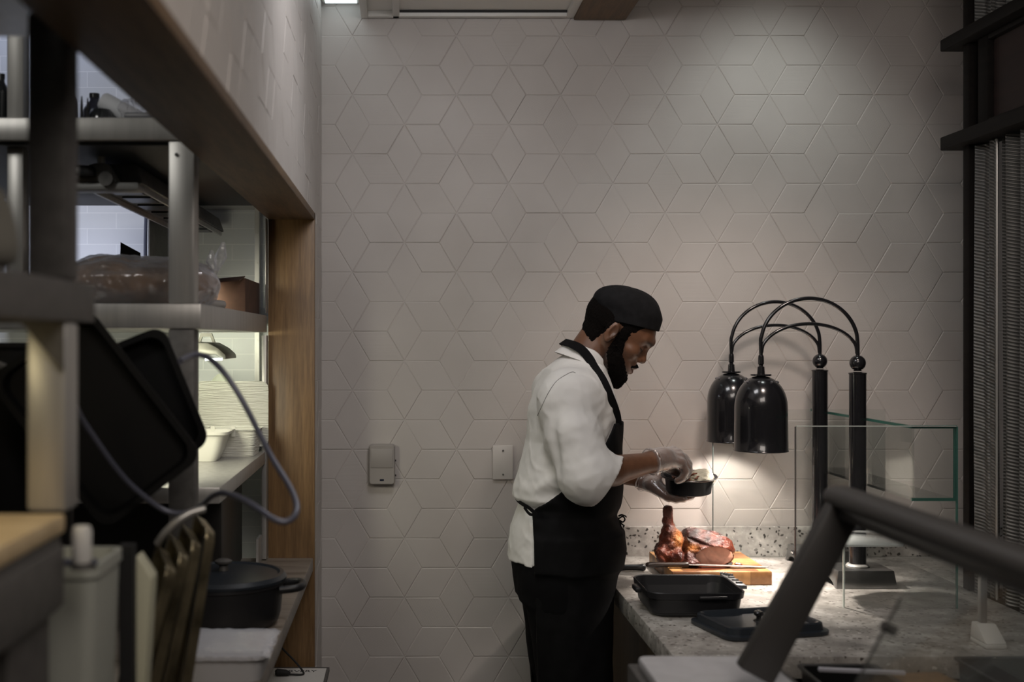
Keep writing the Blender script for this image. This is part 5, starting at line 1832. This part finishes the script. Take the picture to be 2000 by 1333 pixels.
mous = np.maximum.reduce([np.abs(L2 + 0.0325 + 0.40 * np.abs(L1)) - 0.0042, 0.085 - L0, np.broadcast_to(np.abs(L1) - 0.031, H.F.shape)])
Mf = np.maximum(H.F - 0.0018 + nz_, mous)
bd_.F = np.minimum(Bf, Mf).astype(np.float32)
bm_ = bd_.mesh('beard', HAIR, person, 0)
# loose curls at the chin and nape
rnd = random.Random(3)
cur = MB()
for i in range(150):
    a = rnd.uniform(0, 6.28)
    r_ = 0.014 * math.sqrt(rnd.random())
    p = Vector(HL((0.090 + r_ * math.cos(a) * 0.9, r_ * math.sin(a), -0.108 + rnd.uniform(-0.004, 0.012))))
    d0 = Vector((HR @ np.array((rnd.uniform(-0.6, 0.9), rnd.uniform(-0.6, 0.6), -1.0)))).normalized()
    pts = [p]
    for q_ in range(3):
        d0 = (d0 + Vector((rnd.uniform(-.7, .7), rnd.uniform(-.7, .7), rnd.uniform(-.5, .7)))).normalized()
        pts.append(pts[-1] + d0 * rnd.uniform(0.002, 0.0042))
    cur.tube(pts, [0.0006, 0.0005, 0.0004, 0.0002], 4)
cur.build('beard_curls', HAIR, person)

# --- skull cap: lofted in the frame of its band
bo = np.array((0.012, 0, 0.053))
ba = np.array((0.927, 0, 0.375))
bn_ = np.array((-0.375, 0, 0.927))


def BL(a, l, n):
    return HL(bo + ba * a + np.array((0, 1, 0)) * l + bn_ * n)


rows = [(-0.004, -0.096, 0.1005, 0.0835), (0.0, -0.0965, 0.101, 0.084), (0.026, -0.100, 0.103, 0.087), (0.032, -0.104, 0.1035, 0.089), (0.048, -0.113, 0.099, 0.090), (0.066, -0.112, 0.088, 0.088), (0.082, -0.100, 0.073, 0.080), (0.094, -0.080, 0.054, 0.066), (0.102, -0.052, 0.032, 0.044), (0.106, -0.022, 0.008, 0.016)]
vs, fs = [], []
n = 64
rnd = random.Random(11)
for ri, (nn_, a0, a1, hw) in enumerate(rows):
    for k in range(n):
        an = 2 * math.pi * k / n
        wv = 0.0012 * math.sin(an * 9 + ri * 1.3) * (1 if ri > 2 else 0.1) + (0.0022 * math.sin(an * 4 + 1.1 * ri) if ri > 3 else 0)
        ca, sa = math.cos(an), math.sin(an)
        ax = (a1 - a0) / 2
        cx_ = (a0 + a1) / 2
        back = max(0, -ca)
        nzv = nn_ + (0.003 * math.sin(an * 11) * back if ri > 2 else 0)
        vs.append(BL(cx_ + ca * (ax + wv), sa * (hw + wv), nzv))
for r in range(len(rows) - 1):
    for k in range(n):
        l = (k + 1) % n
        fs.append((r * n + k, r * n + l, (r + 1) * n + l, (r + 1) * n + k))
vs.append(BL(-0.007, 0, 0.1065))
for k in range(n):
    fs.append(((len(rows) - 1) * n + k, (len(rows) - 1) * n + (k + 1) % n, len(vs) - 1))
CAPM = simple('black_cap_cloth', (0.008, 0.008, 0.009), 0.9, spec=0.2, nscale=60, nvar=0.3, bump=0.4, bscale=160, bdist=0.0015)
sc_ = MB().add(vs, fs).build('skull_cap', CAPM, person, solid=0.002, subsurf=1)
MB().tube([BL(-0.0965 * 1.0 + 0.0 * k, 0.02 * k - 0.02, 0.004 + 0.002 * k) for k in range(3)], 0.003, 6).build('cap_gather', CAPM, sc_)

# --- jacket
jx = seglist([(0.26, 0.68, 0.0042)])
jy = seglist([(3.15, 3.86, 0.0046)])
jz = seglist([(0.96, 1.66, 0.0042)])
T = Field(jx, jy, jz)
T.loft(TORSO, 0.0)
for S_, k_ in ((RS, 1), (LS, 1)):
    T.ell((S_[0] + 0.01, S_[1] + (0.02 if S_ is RS else -0.02), S_[2] - 0.01), (0.085, 0.075, 0.075), 0.05)
T.ell((0.52, YC, 1.42), (0.10, 0.14, 0.12), 0.04)
torso_only = T.copy()
J = T.copy()
J.cap((RS[0] - 0.002, RS[1] + 0.012, RS[2] - 0.03), (RS[0] + 0.012, RS[1] - 0.030, RS[2] - 0.12), 0.069, 0.074, 0.035)
J.cap((RS[0] + 0.012, RS[1] - 0.030, RS[2] - 0.12), RE, 0.074, 0.077, 0.012)
J.cap(RE, (0.635, 3.335, 1.222), 0.077, 0.076, 0.02)
J.cap((LS[0], LS[1] - 0.01, LS[2] - 0.02), LE, 0.075, 0.075, 0.03)
J.cap(LE, (0.66, 3.665, 1.245), 0.072, 0.062, 0.02)
X, Y, Z = J.full()
# sleeve ends
pr = np.maximum(0.829 * (X - 0.612) - 0.559 * (Z - 1.305), np.broadcast_to(Y * 0, J.F.shape))
arm_zone = (Y < 3.47) & (X > 0.53)
cutR = 0.829 * (X - 0.606) - 0.559 * (Z - 1.307) + 0 * Y
tb2 = np.maximum(0.829 * (X - 0.606) - 0.559 * (Z - 1.307) + 0 * Y, -(torso_only.F + 0.0))
# cloth folds
def fold(a, b, w, amp, y0=None):
    """a soft crease running along a-b"""
    a, b = np.array(a), np.array(b)
    ba_ = b - a
    h = np.clip(((X - a[0]) * ba_[0] + (Y - a[1]) * ba_[1] + (Z - a[2]) * ba_[2]) / (ba_ @ ba_), 0, 1)
    d = np.sqrt((X - a[0] - ba_[0] * h) ** 2 + (Y - a[1] - ba_[1] * h) ** 2 + (Z - a[2] - ba_[2] * h) ** 2)
    return amp * np.exp(-(d / w) ** 2) * np.sin(np.pi * np.clip(h, 0.08, 0.92))


crs = 1 - np.abs(wob(X, Y * 0.6, Z * 0.8, 26, 13)) * 2.2
D = wob(X, Y, Z, 22, 2) * 0.0035 + wob(X * 1.0, Y, Z * 0.5, 60, 8) * 0.0010 + 0.0022 * np.clip(crs, -0.2, 1) ** 2 * np.sign(crs) + 0.0012 * np.clip(1 - np.abs(wob(X, Y, Z * 0.6, 55, 19)) * 3, 0, 1)
D = D + fold((0.48, 3.24, 1.53), (0.56, 3.24, 1.36), 0.010, 0.007) - fold((0.50, 3.24, 1.54), (0.585, 3.25, 1.38), 0.008, 0.007)
D = D + fold((0.52, 3.25, 1.50), (0.59, 3.30, 1.42), 0.008, 0.006) - fold((0.455, 3.235, 1.50), (0.52, 3.21, 1.36), 0.012, 0.005)
D = D - fold((0.41, 3.27, 1.44), (0.42, 3.25, 1.24), 0.016, 0.014)
D = D + fold((0.34, 3.36, 1.20), (0.47, 3.31, 1.28), 0.014, 0.008) - fold((0.35, 3.34, 1.24), (0.46, 3.31, 1.31), 0.014, 0.008)
D = D - fold((0.34, 3.34, 1.175), (0.46, 3.32, 1.22), 0.012, 0.008) + fold((0.37, 3.33, 1.33), (0.45, 3.32, 1.37), 0.018, 0.006)
D = D + fold((0.50, 3.21, 1.20), (0.58, 3.26, 1.28), 0.012, 0.005) - fold((0.53, 3.22, 1.19), (0.60, 3.27, 1.26), 0.010, 0.005)
D = D - fold((0.355, 3.35, 1.14), (0.32, 3.36, 1.05), 0.010, 0.005) + fold((0.375, 3.33, 1.135), (0.345, 3.34, 1.04), 0.010, 0.005)
# armhole seam: circle where sleeve meets shoulder
sx_, sz_ = X - 0.475, Z - 1.40
th_ = np.sqrt((sx_ / 0.115) ** 2 + (sz_ / 0.145) ** 2)
seam = np.exp(-((th_ - 1) / 0.025) ** 2) * (Y < 3.36) * ((Z > 1.40) & (X < 0.53))
D = D - 0.0028 * seam
EZ = np.array((0.30, 0.99, 1.145, 1.165, 1.21, 1.26, 1.33, 1.40, 1.45))
EX = np.array((0.395, 0.362, 0.362, 0.378, 0.435, 0.49, 0.552, 0.594, 0.61))
under = (X > np.interp(Z, EZ, EX) - 0.004) & (torso_only.F < 0.014) & (Z < 1.405) & (np.abs(J.F - torso_only.F) < 0.002)
D = np.where(under, np.minimum(D, 0.0) - 0.002, D)
J.F = (J.F - D).astype(np.float32)
J.F = np.where(torso_only.F > 0.006, np.maximum(J.F, cutR), J.F).astype(np.float32)
# hollow cuffs
for (a, b_) in (((0.580, 3.310, 1.246), (0.68, 3.36, 1.235)), ((0.59, 3.70, 1.25), (0.70, 3.65, 1.235))):
    J.cap(a, b_, 0.050, 0.064, 0.004, 'sub')
# lower opening: hide the body below the hem
J.F = np.maximum(J.F, (0.990 + 0.02 * (X - 0.3) * -1) - Z + 0 * Y).astype(np.float32)
J.F = np.maximum(J.F, np.broadcast_to(Z - 1.60 - (X - 0.52) * -0.45, J.F.shape)).astype(np.float32)
JACK = simple('white_twill', (0.78, 0.765, 0.74), 0.85, nscale=12, nvar=0.05, bump=0.35, bscale=700, bdist=0.0006, sheen=0.1)
jacket_o = J.mesh('chef_jacket', JACK, person, 1)
# standing collar
cv, cf = [], []
n = 40
Mn = Vector((0.36, 0, 0.93)).normalized()
Mx = Vector((0.93, 0, -0.36)).normalized()
for (h, ra, rb, off) in ((0.0, 0.087, 0.088, -0.006), (0.02, 0.080, 0.080, 0.0), (0.045, 0.0745, 0.072, 0.004), (0.0455, 0.0715, 0.069, 0.004), (0.02, 0.076, 0.076, 0.0)):
    for k in range(n):
        a = 2 * math.pi * k / n
        dip = -0.044 * max(0, math.cos(a)) ** 1.5
        p = Vector((0.528, YC, 1.572)) + Mn * (h + dip) + Mx * (ra * math.cos(a) + off) + Vector((0, rb * math.sin(a), 0))
        cv.append(p)
for r in range(4):
    for k in range(n):
        l = (k + 1) % n
        cf.append((r * n + k, r * n + l, (r + 1) * n + l, (r + 1) * n + k))
collar_o = MB().add(cv, cf).build('collar', JACK, person, subsurf=1)

seam_px = [(1124, 729), (1118, 727), (1108, 731), (1087, 745), (1071.5, 767), (1061, 788), (1050, 812)]
jt = BVHTree.FromPolygons([v.co.copy() for v in jacket_o.data.vertices], [tuple(p.vertices) for p in jacket_o.data.polygons])


def hit(px, py):
    d = PX(px, py, 3.0) - Vector((0, 0, CZ))
    h = jt.ray_cast(Vector((0, 0, CZ)), d.normalized())
    return h[0]


sm_p = [hit(*q) for q in spline([(a, b, 0) for a, b in seam_px], 5) for q in [(q[0], q[1])]]
sm_p = [p + Vector((0, -0.0002, 0)) for p in sm_p if p is not None]
MB().tube(sm_p, 0.0011, 6).build('shoulder_seam', simple('seam_thread', (0.22, 0.215, 0.21), 0.9), jacket_o)
# --- trousers
P_ = Field(seglist([(0.27, 0.66, 0.006)]), seglist([(3.24, 3.76, 0.006)]), seglist([(0.04, 1.10, 0.008)]))
P_.loft([(r[0], r[1] + 0.004, r[2] - 0.012, r[3] - 0.006) for r in SKIRT if r[0] > 0.88 and r[0] < 1.05], 0.0)
for sy in (-1, 1):
    P_.cap((0.455, YC + sy * 0.088, 0.93), (0.485, YC + sy * 0.095, 0.52), 0.112, 0.090, 0.04)
    P_.cap((0.485, YC + sy * 0.095, 0.52), (0.455, YC + sy * 0.11, 0.14), 0.090, 0.070, 0.02)
X, Y, Z = P_.full()
P_.F = (np.maximum(P_.F, 0.085 - Z + 0 * X + 0 * Y) - wob(X, Y, Z, 30, 3) * 0.003).astype(np.float32)
P_.mesh('trousers', simple('black_trousers', (0.0035, 0.0035, 0.004), 0.95, spec=0.15), person, 1)
for sy in (-1, 1):
    sh_ = MB()
    o_ = Vector((0.52, YC + sy * 0.115, 0))
    lv = []
    for z, g_ in ((0.001, 0), (0.02, 0.001), (0.022, -0.004), (0.05, -0.010), (0.075, -0.03)):
        lv.append(([(p[0] * (1 if z < 0.045 else 0.8) - (0 if z < 0.045 else 0.025), p[1]) for p in rrect(0, 0, 0.145 + g_, 0.05 + g_, 0.045 + min(0, g_))], z))
    rings(sh_, lv, c=o_)
    sh_.build('shoe', RUBBER, person, subsurf=1)

# --- apron: a shell grown from the clothed body
A_ = Field(seglist([(0.29, 0.67, 0.0036)]), seglist([(3.27, 3.73, 0.0045)]), seglist([(0.30, 1.43, 0.0042)]))
A_.loft(TORSO, 0.0)
A_.ell((0.52, YC, 1.42), (0.10, 0.14, 0.12), 0.04)
A_.loft(SKIRT, 0.03)
X, Y, Z = A_.full()
D = wob(X, Y, Z * 0.35, 34, 21) * 0.0035 + 0.007 * np.exp(-((Z - 1.055) / 0.05) ** 2) * np.exp(-((X - 0.62) / 0.03) ** 2) + 0.003
pinch = -0.0025 * np.exp(-((Z - 1.135) / 0.012) ** 2)
base = A_.F - D - pinch
edge_z = np.array((0.30, 0.99, 1.145, 1.165, 1.21, 1.26, 1.33, 1.40, 1.45))
edge_x = np.array((0.395, 0.362, 0.362, 0.378, 0.435, 0.49, 0.552, 0.594, 0.61))
ex = np.interp(Z, edge_z, edge_x)
reg = np.maximum.reduce([ex - X + 0 * Y, Z - 1.402 + 0 * X + 0 * Y, 0.34 - Z + 0 * X + 0 * Y])
shell = np.maximum(base - 0.0065, -(base + 0.004))
A_.F = np.maximum(shell, reg * 0.9).astype(np.float32)
APR = simple('black_apron_cloth', (0.0035, 0.0035, 0.004), 0.9, spec=0.2, nscale=30, nvar=0.3, bump=0.3, bscale=400, bdist=0.0006)
A_.mesh('apron', APR, person, 1)
# neck strap: laid on the jacket and collar
from mathutils.bvhtree import BVHTree
bvs, bfs = [], []
for o_ in (jacket_o, collar_o):
    k0 = len(bvs)
    bvs += [v.co.copy() for v in o_.data.vertices]
    bfs += [tuple(k0 + i for i in p.vertices) for p in o_.data.polygons]
tree = BVHTree.FromPolygons(bvs, bfs)


def on_cloth(x, z, side):
    h = tree.ray_cast(Vector((x, YC + side * 0.6, z)), Vector((0, -side, 0)))
    return h[0] if h[0] is not None else None


for side in (-1, 1):
    pts = []
    for (x, z) in ((0.607, 1.392), (0.601, 1.42), (0.590, 1.447), (0.574, 1.48), (0.562, 1.508), (0.551, 1.533), (0.540, 1.560), (0.529, 1.585)):
        p = on_cloth(x, z, side)
        if p is not None:
            pts.append(p + Vector((0.002, side * 0.004, 0.002)))
    pts += [Vector((0.510, YC + side * 0.079, 1.613)), Vector((0.486, YC + side * 0.060, 1.628)), Vector((0.466, YC, 1.636))]
    MB().ribbon(spline(pts, 4), 0.026, 0.003, (0.8, 0, 0.5)).build('apron_strap', APR, person)
# waist strings
pts = [Vector((0.365, 3.332, 1.150)), Vector((0.350, 3.345, 1.163)), Vector((0.334, 3.40, 1.168)), Vector((0.330, 3.5, 1.166)), Vector((0.334, 3.60, 1.166)), Vector((0.352, 3.66, 1.158))]
MB().ribbon(spline(pts, 5), 0.010, 0.003, (0, 0, 1)).build('waist_string', APR, person)
pts = [Vector((0.372, 3.322, 1.150)), Vector((0.352, 3.338, 1.146)), Vector((0.338, 3.37, 1.162))]
MB().ribbon(spline(pts, 4), 0.008, 0.003, (0, 0, 1)).build('waist_string', APR, person)
belt = [(0.372, 3.318, 1.146), (0.44, 3.312, 1.140), (0.52, 3.318, 1.134), (0.585, 3.345, 1.130), (0.618, 3.40, 1.128), (0.628, 3.455, 1.126), (0.630, 3.50, 1.126)]
for k, pts in enumerate(([(0.622, 3.45, 1.124), (0.632, 3.45, 1.128), (0.643, 3.452, 1.124), (0.646, 3.453, 1.122)], [(0.622, 3.45, 1.120), (0.630, 3.44, 1.090), (0.637, 3.436, 1.050), (0.643, 3.435, 1.015)])):
    MB().ribbon(spline(pts, 5), 0.008, 0.0025, (0, 1, 0.2)).build('string_end', APR, person)
lp_ = [(0.624, 3.448, 1.118), (0.634, 3.445, 1.124), (0.640, 3.443, 1.116), (0.634, 3.443, 1.108), (0.626, 3.446, 1.112), (0.631, 3.44, 1.102), (0.637, 3.44, 1.098), (0.633, 3.44, 1.093)]
MB().tube(spline(lp_, 4), 0.0022, 8).build('bow_knot', APR, person)

# --- gloves: a slack film over the hands with open cuffs
for nm, hand, lo, hi, W_, E_, (yy0, yy1), seed in (('right', right_hand, 0, 0, RWR, RE, (3.36, 3.54), 31), ('left', left_hand, 0, 0, LWR, LE, (3.44, 3.68), 32)):
    G = Field(seglist([(0.66, 0.90, 0.0026)]), seglist([(yy0, yy1, 0.0026)]), seglist([(1.13, 1.35, 0.0026)]))
    hand(G, 0.0022)
    w = np.array(W_)
    e = np.array(E_)
    ax = (w - e) / np.linalg.norm(w - e)
    G.cap(tuple(w - ax * 0.012), tuple(w + ax * 0.03), 0.036, 0.034, 0.01)
    X, Y, Z = G.full()
    al = (X - w[0]) * ax[0] + (Y - w[1]) * ax[1] + (Z - w[2]) * ax[2]
    D = wob(X, Y, Z, 130, seed) * 0.0012 + wob(X * 1.4, Y, Z * 0.4, 260, seed + 9) * 0.0007
    D = D + 0.004 * np.exp(-((al + 0.004) / 0.010) ** 2) * (1 + wob(X, Y, Z, 160, seed + 3))
    f0 = G.F - D
    cutp = -(al + 0.010 + 0.004 * wob(X, Y, Z, 90, seed + 5))
    G.F = np.maximum(f0, cutp).astype(np.float32)
    g_ = G.mesh('glove', FILM, person, 1)
    # rolled rim of the cuff
    t1 = np.cross(ax, (0, 0, 1))
    t1 /= np.linalg.norm(t1)
    t2 = np.cross(ax, t1)
    rp = []
    rnd = random.Random(seed)
    for k in range(20):
        a = 2 * math.pi * k / 20
        rr = 0.0375 + 0.003 * math.sin(a * 3 + seed)
        p = w - ax * (0.010 + 0.006 * math.sin(a * 2 + seed) + rnd.uniform(-.002, .002)) + t1 * math.cos(a) * rr + t2 * math.sin(a) * rr
        rp.append(tuple(p))
    MB().tube(spline(rp, 3, closed=True), 0.0018, 6, closed=True).build('cuff_rim', mk_film('cuff_film', 0.45) if 'cuff_made' not in MATS else MATS['cuff_made'], g_)

# ---------------------------------------------------------------- bowl with food
BC = Vector((0.847, 3.53, 1.184))
tl = Matrix.Rotation(math.radians(6), 3, 'X')
bw = thing('takeout_bowl', 'round glossy black plastic bowl held over the turkey, half full of mash', 'bowl', BC)
MB().lathe([(0, 0), (0.060, 0), (0.066, 0.003), (0.0705, 0.044), (0.074, 0.046), (0.082, 0.048), (0.0840, 0.0505), (0.0825, 0.0525), (0.0735, 0.0505), (0.0690, 0.045), (0.0640, 0.005), (0, 0.003)], BC, 56, M=tl).build('body', PLASTB, bw)
F_ = Field(seglist([(0.76, 0.94, 0.0018)]), seglist([(3.45, 3.61, 0.0022)]), seglist([(1.18, 1.27, 0.0018)]))
F_.ell((0.880, 3.53, 1.224), (0.040, 0.052, 0.020), 0)
F_.ell((0.888, 3.535, 1.234), (0.028, 0.038, 0.017), 0.01)
F_.ell((0.870, 3.515, 1.234), (0.018, 0.018, 0.012), 0.006)
X, Y, Z = F_.full()
F_.F = (F_.F - wob(X, Y, Z, 190, 41) * 0.0036 - wob(X, Y, Z, 460, 42) * 0.0026).astype(np.float32)
mp = F_.mesh('mashed_potato', simple('mash', (0.56, 0.52, 0.40), 0.5, nscale=120, nvar=0.12, bump=0.3, bscale=300, bdist=0.002), None, 0)
tag(mp, 'lumpy cream mashed potato heaped in the right half of the black bowl', 'mashed potato')
rnd = random.Random(17)
sm = MB()
for i in range(70):
    a = Vector((rnd.uniform(0.800, 0.858), rnd.uniform(3.478, 3.575), rnd.uniform(1.212, 1.234)))
    d = Vector((rnd.uniform(-0.5, 1.0), rnd.uniform(-1, 0.3), rnd.uniform(-0.3, 0.5))).normalized() * rnd.uniform(0.012, 0.030)
    if (a + d - Vector((0.847, 3.53, 1.22))).length > 0.062:
        d = -d
    m_ = a + d * 0.5 + Vector((0, 0, 0.003))
    r_ = rnd.uniform(0.0018, 0.0036)
    sm.tube([a, m_, a + d], [r_ * 0.6, r_, r_ * 0.6], 7)
sm.lathe([(0, 0), (0.05, 0), (0.05, 0.018), (0, 0.02)], (0.838, 3.53, 1.190), 20)
sm = sm.build('shredded_meat', simple('shredded_meat_red', (0.26, 0.085, 0.045), 0.35, nscale=90, nvar=0.5, coat=0.3))
tag(sm, 'strands of red-brown shredded meat in the bowl under the gloved fingers', 'shredded meat', kind='stuff')

# ---------------------------------------------------------------- the roast turkey
tk = thing('roast_turkey', 'glazed red-brown roast turkey half with an upright drumstick on the butcher block', 'turkey', (0.89, 3.63, BT))
K = Field(seglist([(0.74, 1.04, 0.0019)]), seglist([(3.50, 3.76, 0.0026)]), seglist([(0.94, 1.15, 0.0019)]))
K.ell((0.918, 3.645, 0.998), (0.088, 0.092, 0.052), 0)
K.ell((0.965, 3.630, 0.990), (0.040, 0.070, 0.040), 0.02)
K.ell((0.885, 3.640, 1.020), (0.050, 0.062, 0.038), 0.02)
K.ell((0.850, 3.610, 0.978), (0.055, 0.050, 0.030), 0.015)
K.ell((0.862, 3.585, 0.968), (0.040, 0.035, 0.020), 0.01)
K.ell((0.800, 3.625, 0.985), (0.034, 0.036, 0.034), 0.012)
K.cap((0.782, 3.60, 0.988), (0.786, 3.60, 0.966), 0.018, 0.015, 0.005)
K.cap((0.806, 3.625, 0.995), (0.812, 3.622, 1.045), 0.034, 0.026, 0.012)
K.cap((0.812, 3.622, 1.045), (0.803, 3.618, 1.090), 0.025, 0.0125, 0.008)
K.ell((0.828, 3.620, 1.022), (0.024, 0.026, 0.034), 0.010)
K.cap((0.803, 3.618, 1.085), (0.805, 3.616, 1.116), 0.0125, 0.0155, 0.005)
K.ell((0.797, 3.616, 1.110), (0.009, 0.010, 0.014), 0.004)
K.ell((0.811, 3.616, 1.119), (0.008, 0.009, 0.010), 0.004)
X, Y, Z = K.full()
base = K.F.copy()
crease = -0.006 * np.exp(-((Z - 1.022 + 0.35 * (X - 0.90)) / 0.004) ** 2) * (X > 0.86) * (Y < 3.68) - 0.010 * np.exp(-((X - 0.846 - 0.2 * (Z - 1.0)) / 0.005) ** 2)
K.F = (K.F - wob(X, Y, Z, 150, 51) * 0.0034 - wob(X, Y, Z, 380, 52) * 0.0016 - crease).astype(np.float32)
# the carved face
nrm_c = (Y - 3.578) + 0.10 * (X - 0.93)
el = np.sqrt(((X - 0.934) / 0.056) ** 2 + ((Z - 0.985) / 0.030) ** 2)
cutr = np.maximum(nrm_c, (el - 1) * 0.03)
K.F = np.maximum(K.F, -cutr).astype(np.float32)
K.F = np.maximum(K.F, 0.9538 - Z + 0 * X + 0 * Y).astype(np.float32)


def skin_col(co):
    c = np.empty((len(co), 4))
    x, y, z = co.T
    nz = wob(x, y, z, 60, 61)
    n2 = wob(x, y, z, 160, 62)
    t = np.clip(0.5 + 0.5 * nz, 0, 1)
    for i, (a, b_) in enumerate(((0.045, 0.22), (0.009, 0.045), (0.007, 0.016))):
        c[:, i] = a + (b_ - a) * t ** 1.5
    # charred top, drumstick amber patch
    ch_ = np.clip((z - 1.012) / 0.02, 0, 1) * (x > 0.85) * np.clip(0.6 + 0.6 * n2, 0, 1)
    for i, v in enumerate((0.020, 0.008, 0.007)):
        c[:, i] = c[:, i] * (1 - ch_) + v * ch_
    am = np.exp(-(((x - 0.832) / 0.016) ** 2 + ((z - 1.035) / 0.025) ** 2 + ((y - 3.60) / 0.02) ** 2)) + np.exp(-(((x - 0.870) / 0.016) ** 2 + ((z - 1.010) / 0.010) ** 2 + ((y - 3.57) / 0.03) ** 2))
    am = np.clip(am, 0, 1)
    for i, v in enumerate((0.62, 0.22, 0.05)):
        c[:, i] = c[:, i] * (1 - am) + v * am
    c[:, 3] = 1
    return c


K.mesh('roasted_skin', tinted('turkey_glaze', 0.30, 0.5, 0.9, 320, 0.003, coat=0.12, nscale=90), tk, 0, skin_col)
Mt = Field(seglist([(0.86, 1.01, 0.0018)]), seglist([(3.55, 3.66, 0.0022)]), seglist([(0.945, 1.03, 0.0018)]))
X, Y, Z = Mt.full()
el = np.sqrt(((X - 0.934) / 0.0575) ** 2 + ((Z - 0.985) / 0.0315) ** 2)
grain = 0.0005 * np.sin((Z - 0.985 + 0.5 * (X - 0.93)) * 230 + 2 * wob(X, Y, Z, 40, 71)) + 0.0015 * np.exp(-((X - 0.905 + 0.8 * (Z - 0.985)) / 0.003) ** 2)
front = -(Y - 3.5762 + 0.10 * (X - 0.93) - grain)
Mt.F = np.maximum.reduce([(el - 1) * 0.03 + 0 * Y, front, Y - 3.64 + 0 * X + 0 * Z, 0.9540 - Z + 0 * X + 0 * Y]).astype(np.float32)
Mt.mesh('carved_meat', simple('turkey_meat', (0.50, 0.25, 0.175), 0.35, nscale=45, nvar=0.22, bump=0.2, bscale=150, bdist=0.002), tk, 1)
ju = MB().lathe([(0, 0), (0.5, 0), (0.48, 0.001), (0, 0.0014)], (0, 0, 0), 40)
vs = [(0.905 + v[0] * 0.20 * (1 + 0.10 * math.sin(5 * math.atan2(v[1], v[0]))), 3.622 + v[1] * 0.19 * (1 + 0.10 * math.sin(4 * math.atan2(v[1], v[0]) + 1)), BT + 0.0001 + v[2]) for v in ju.v]
ju.v = vs
ju = ju.build('meat_juice', simple('dark_juice', (0.10, 0.022, 0.010), 0.12, coat=0.5))
tag(ju, 'dark red-brown meat juice pooled around the turkey on the block', 'meat juice', kind='stuff')
for (x, y) in ((1.012, 3.60), (1.018, 3.592)):
    o = MB().lathe([(0, 0), (0.008, 0), (0.009, 0.003), (0.004, 0.006), (0, 0.006)], (x, y, BT + 0.0006), 12, sy=0.7).build('meat_scrap', MATS['shredded_meat_red'])
    tag(o, 'tiny dark meat scrap by the right end of the turkey, ' + ('the farther one' if y > 3.595 else 'the nearer one'), 'meat scrap', 'meat scraps on the block')

# ---------------------------------------------------------------- bread in a clear bag on the middle shelf
L_ = Field(seglist([(-0.80, -0.42, 0.004)]), seglist([(2.55, 2.95, 0.005)]), seglist([(1.70, 1.86, 0.004)]))
L_.ell((-0.615, 2.76, 1.772), (0.175, 0.12, 0.060), 0)
L_.ell((-0.70, 2.76, 1.775), (0.09, 0.12, 0.058), 0.03)
L_.ell((-0.52, 2.75, 1.765), (0.07, 0.10, 0.05), 0.03)
X, Y, Z = L_.full()
L_.F = (np.maximum(L_.F, 1.7178 - Z + 0 * X + 0 * Y) - wob(X, Y, Z, 45, 81) * 0.004).astype(np.float32)
bb = thing('bread_bag', 'brown loaves in a shiny clear plastic bag lying on the middle shelf', 'bread bag', (-0.6, 2.76, 1.7175))
L_.mesh('bread', simple('brown_crust', (0.22, 0.12, 0.05), 0.6, nscale=14, nvar=0.5), bb, 1)
W2 = Field(L_.x, L_.y, L_.z)
W2.F = (L_.F - 0.004 - wob(X * 0.7, Y, Z * 1.5, 90, 82) * 0.0045).astype(np.float32)
W2.F = np.maximum(W2.F, 1.7177 - Z + 0 * X + 0 * Y).astype(np.float32)
W2.mesh('clear_bag', WRAP, bb, 1)
kn_ = MB()
kn_.tube([(-0.45, 2.74, 1.79), (-0.440, 2.74, 1.805), (-0.430, 2.74, 1.835), (-0.425, 2.74, 1.868)], [0.010, 0.006, 0.014, 0.004], 9)
kn_.tube([(-0.442, 2.74, 1.80), (-0.455, 2.74, 1.825), (-0.452, 2.74, 1.85)], [0.006, 0.012, 0.003], 9)
kn_.build('bag_twist', WRAP, bb)
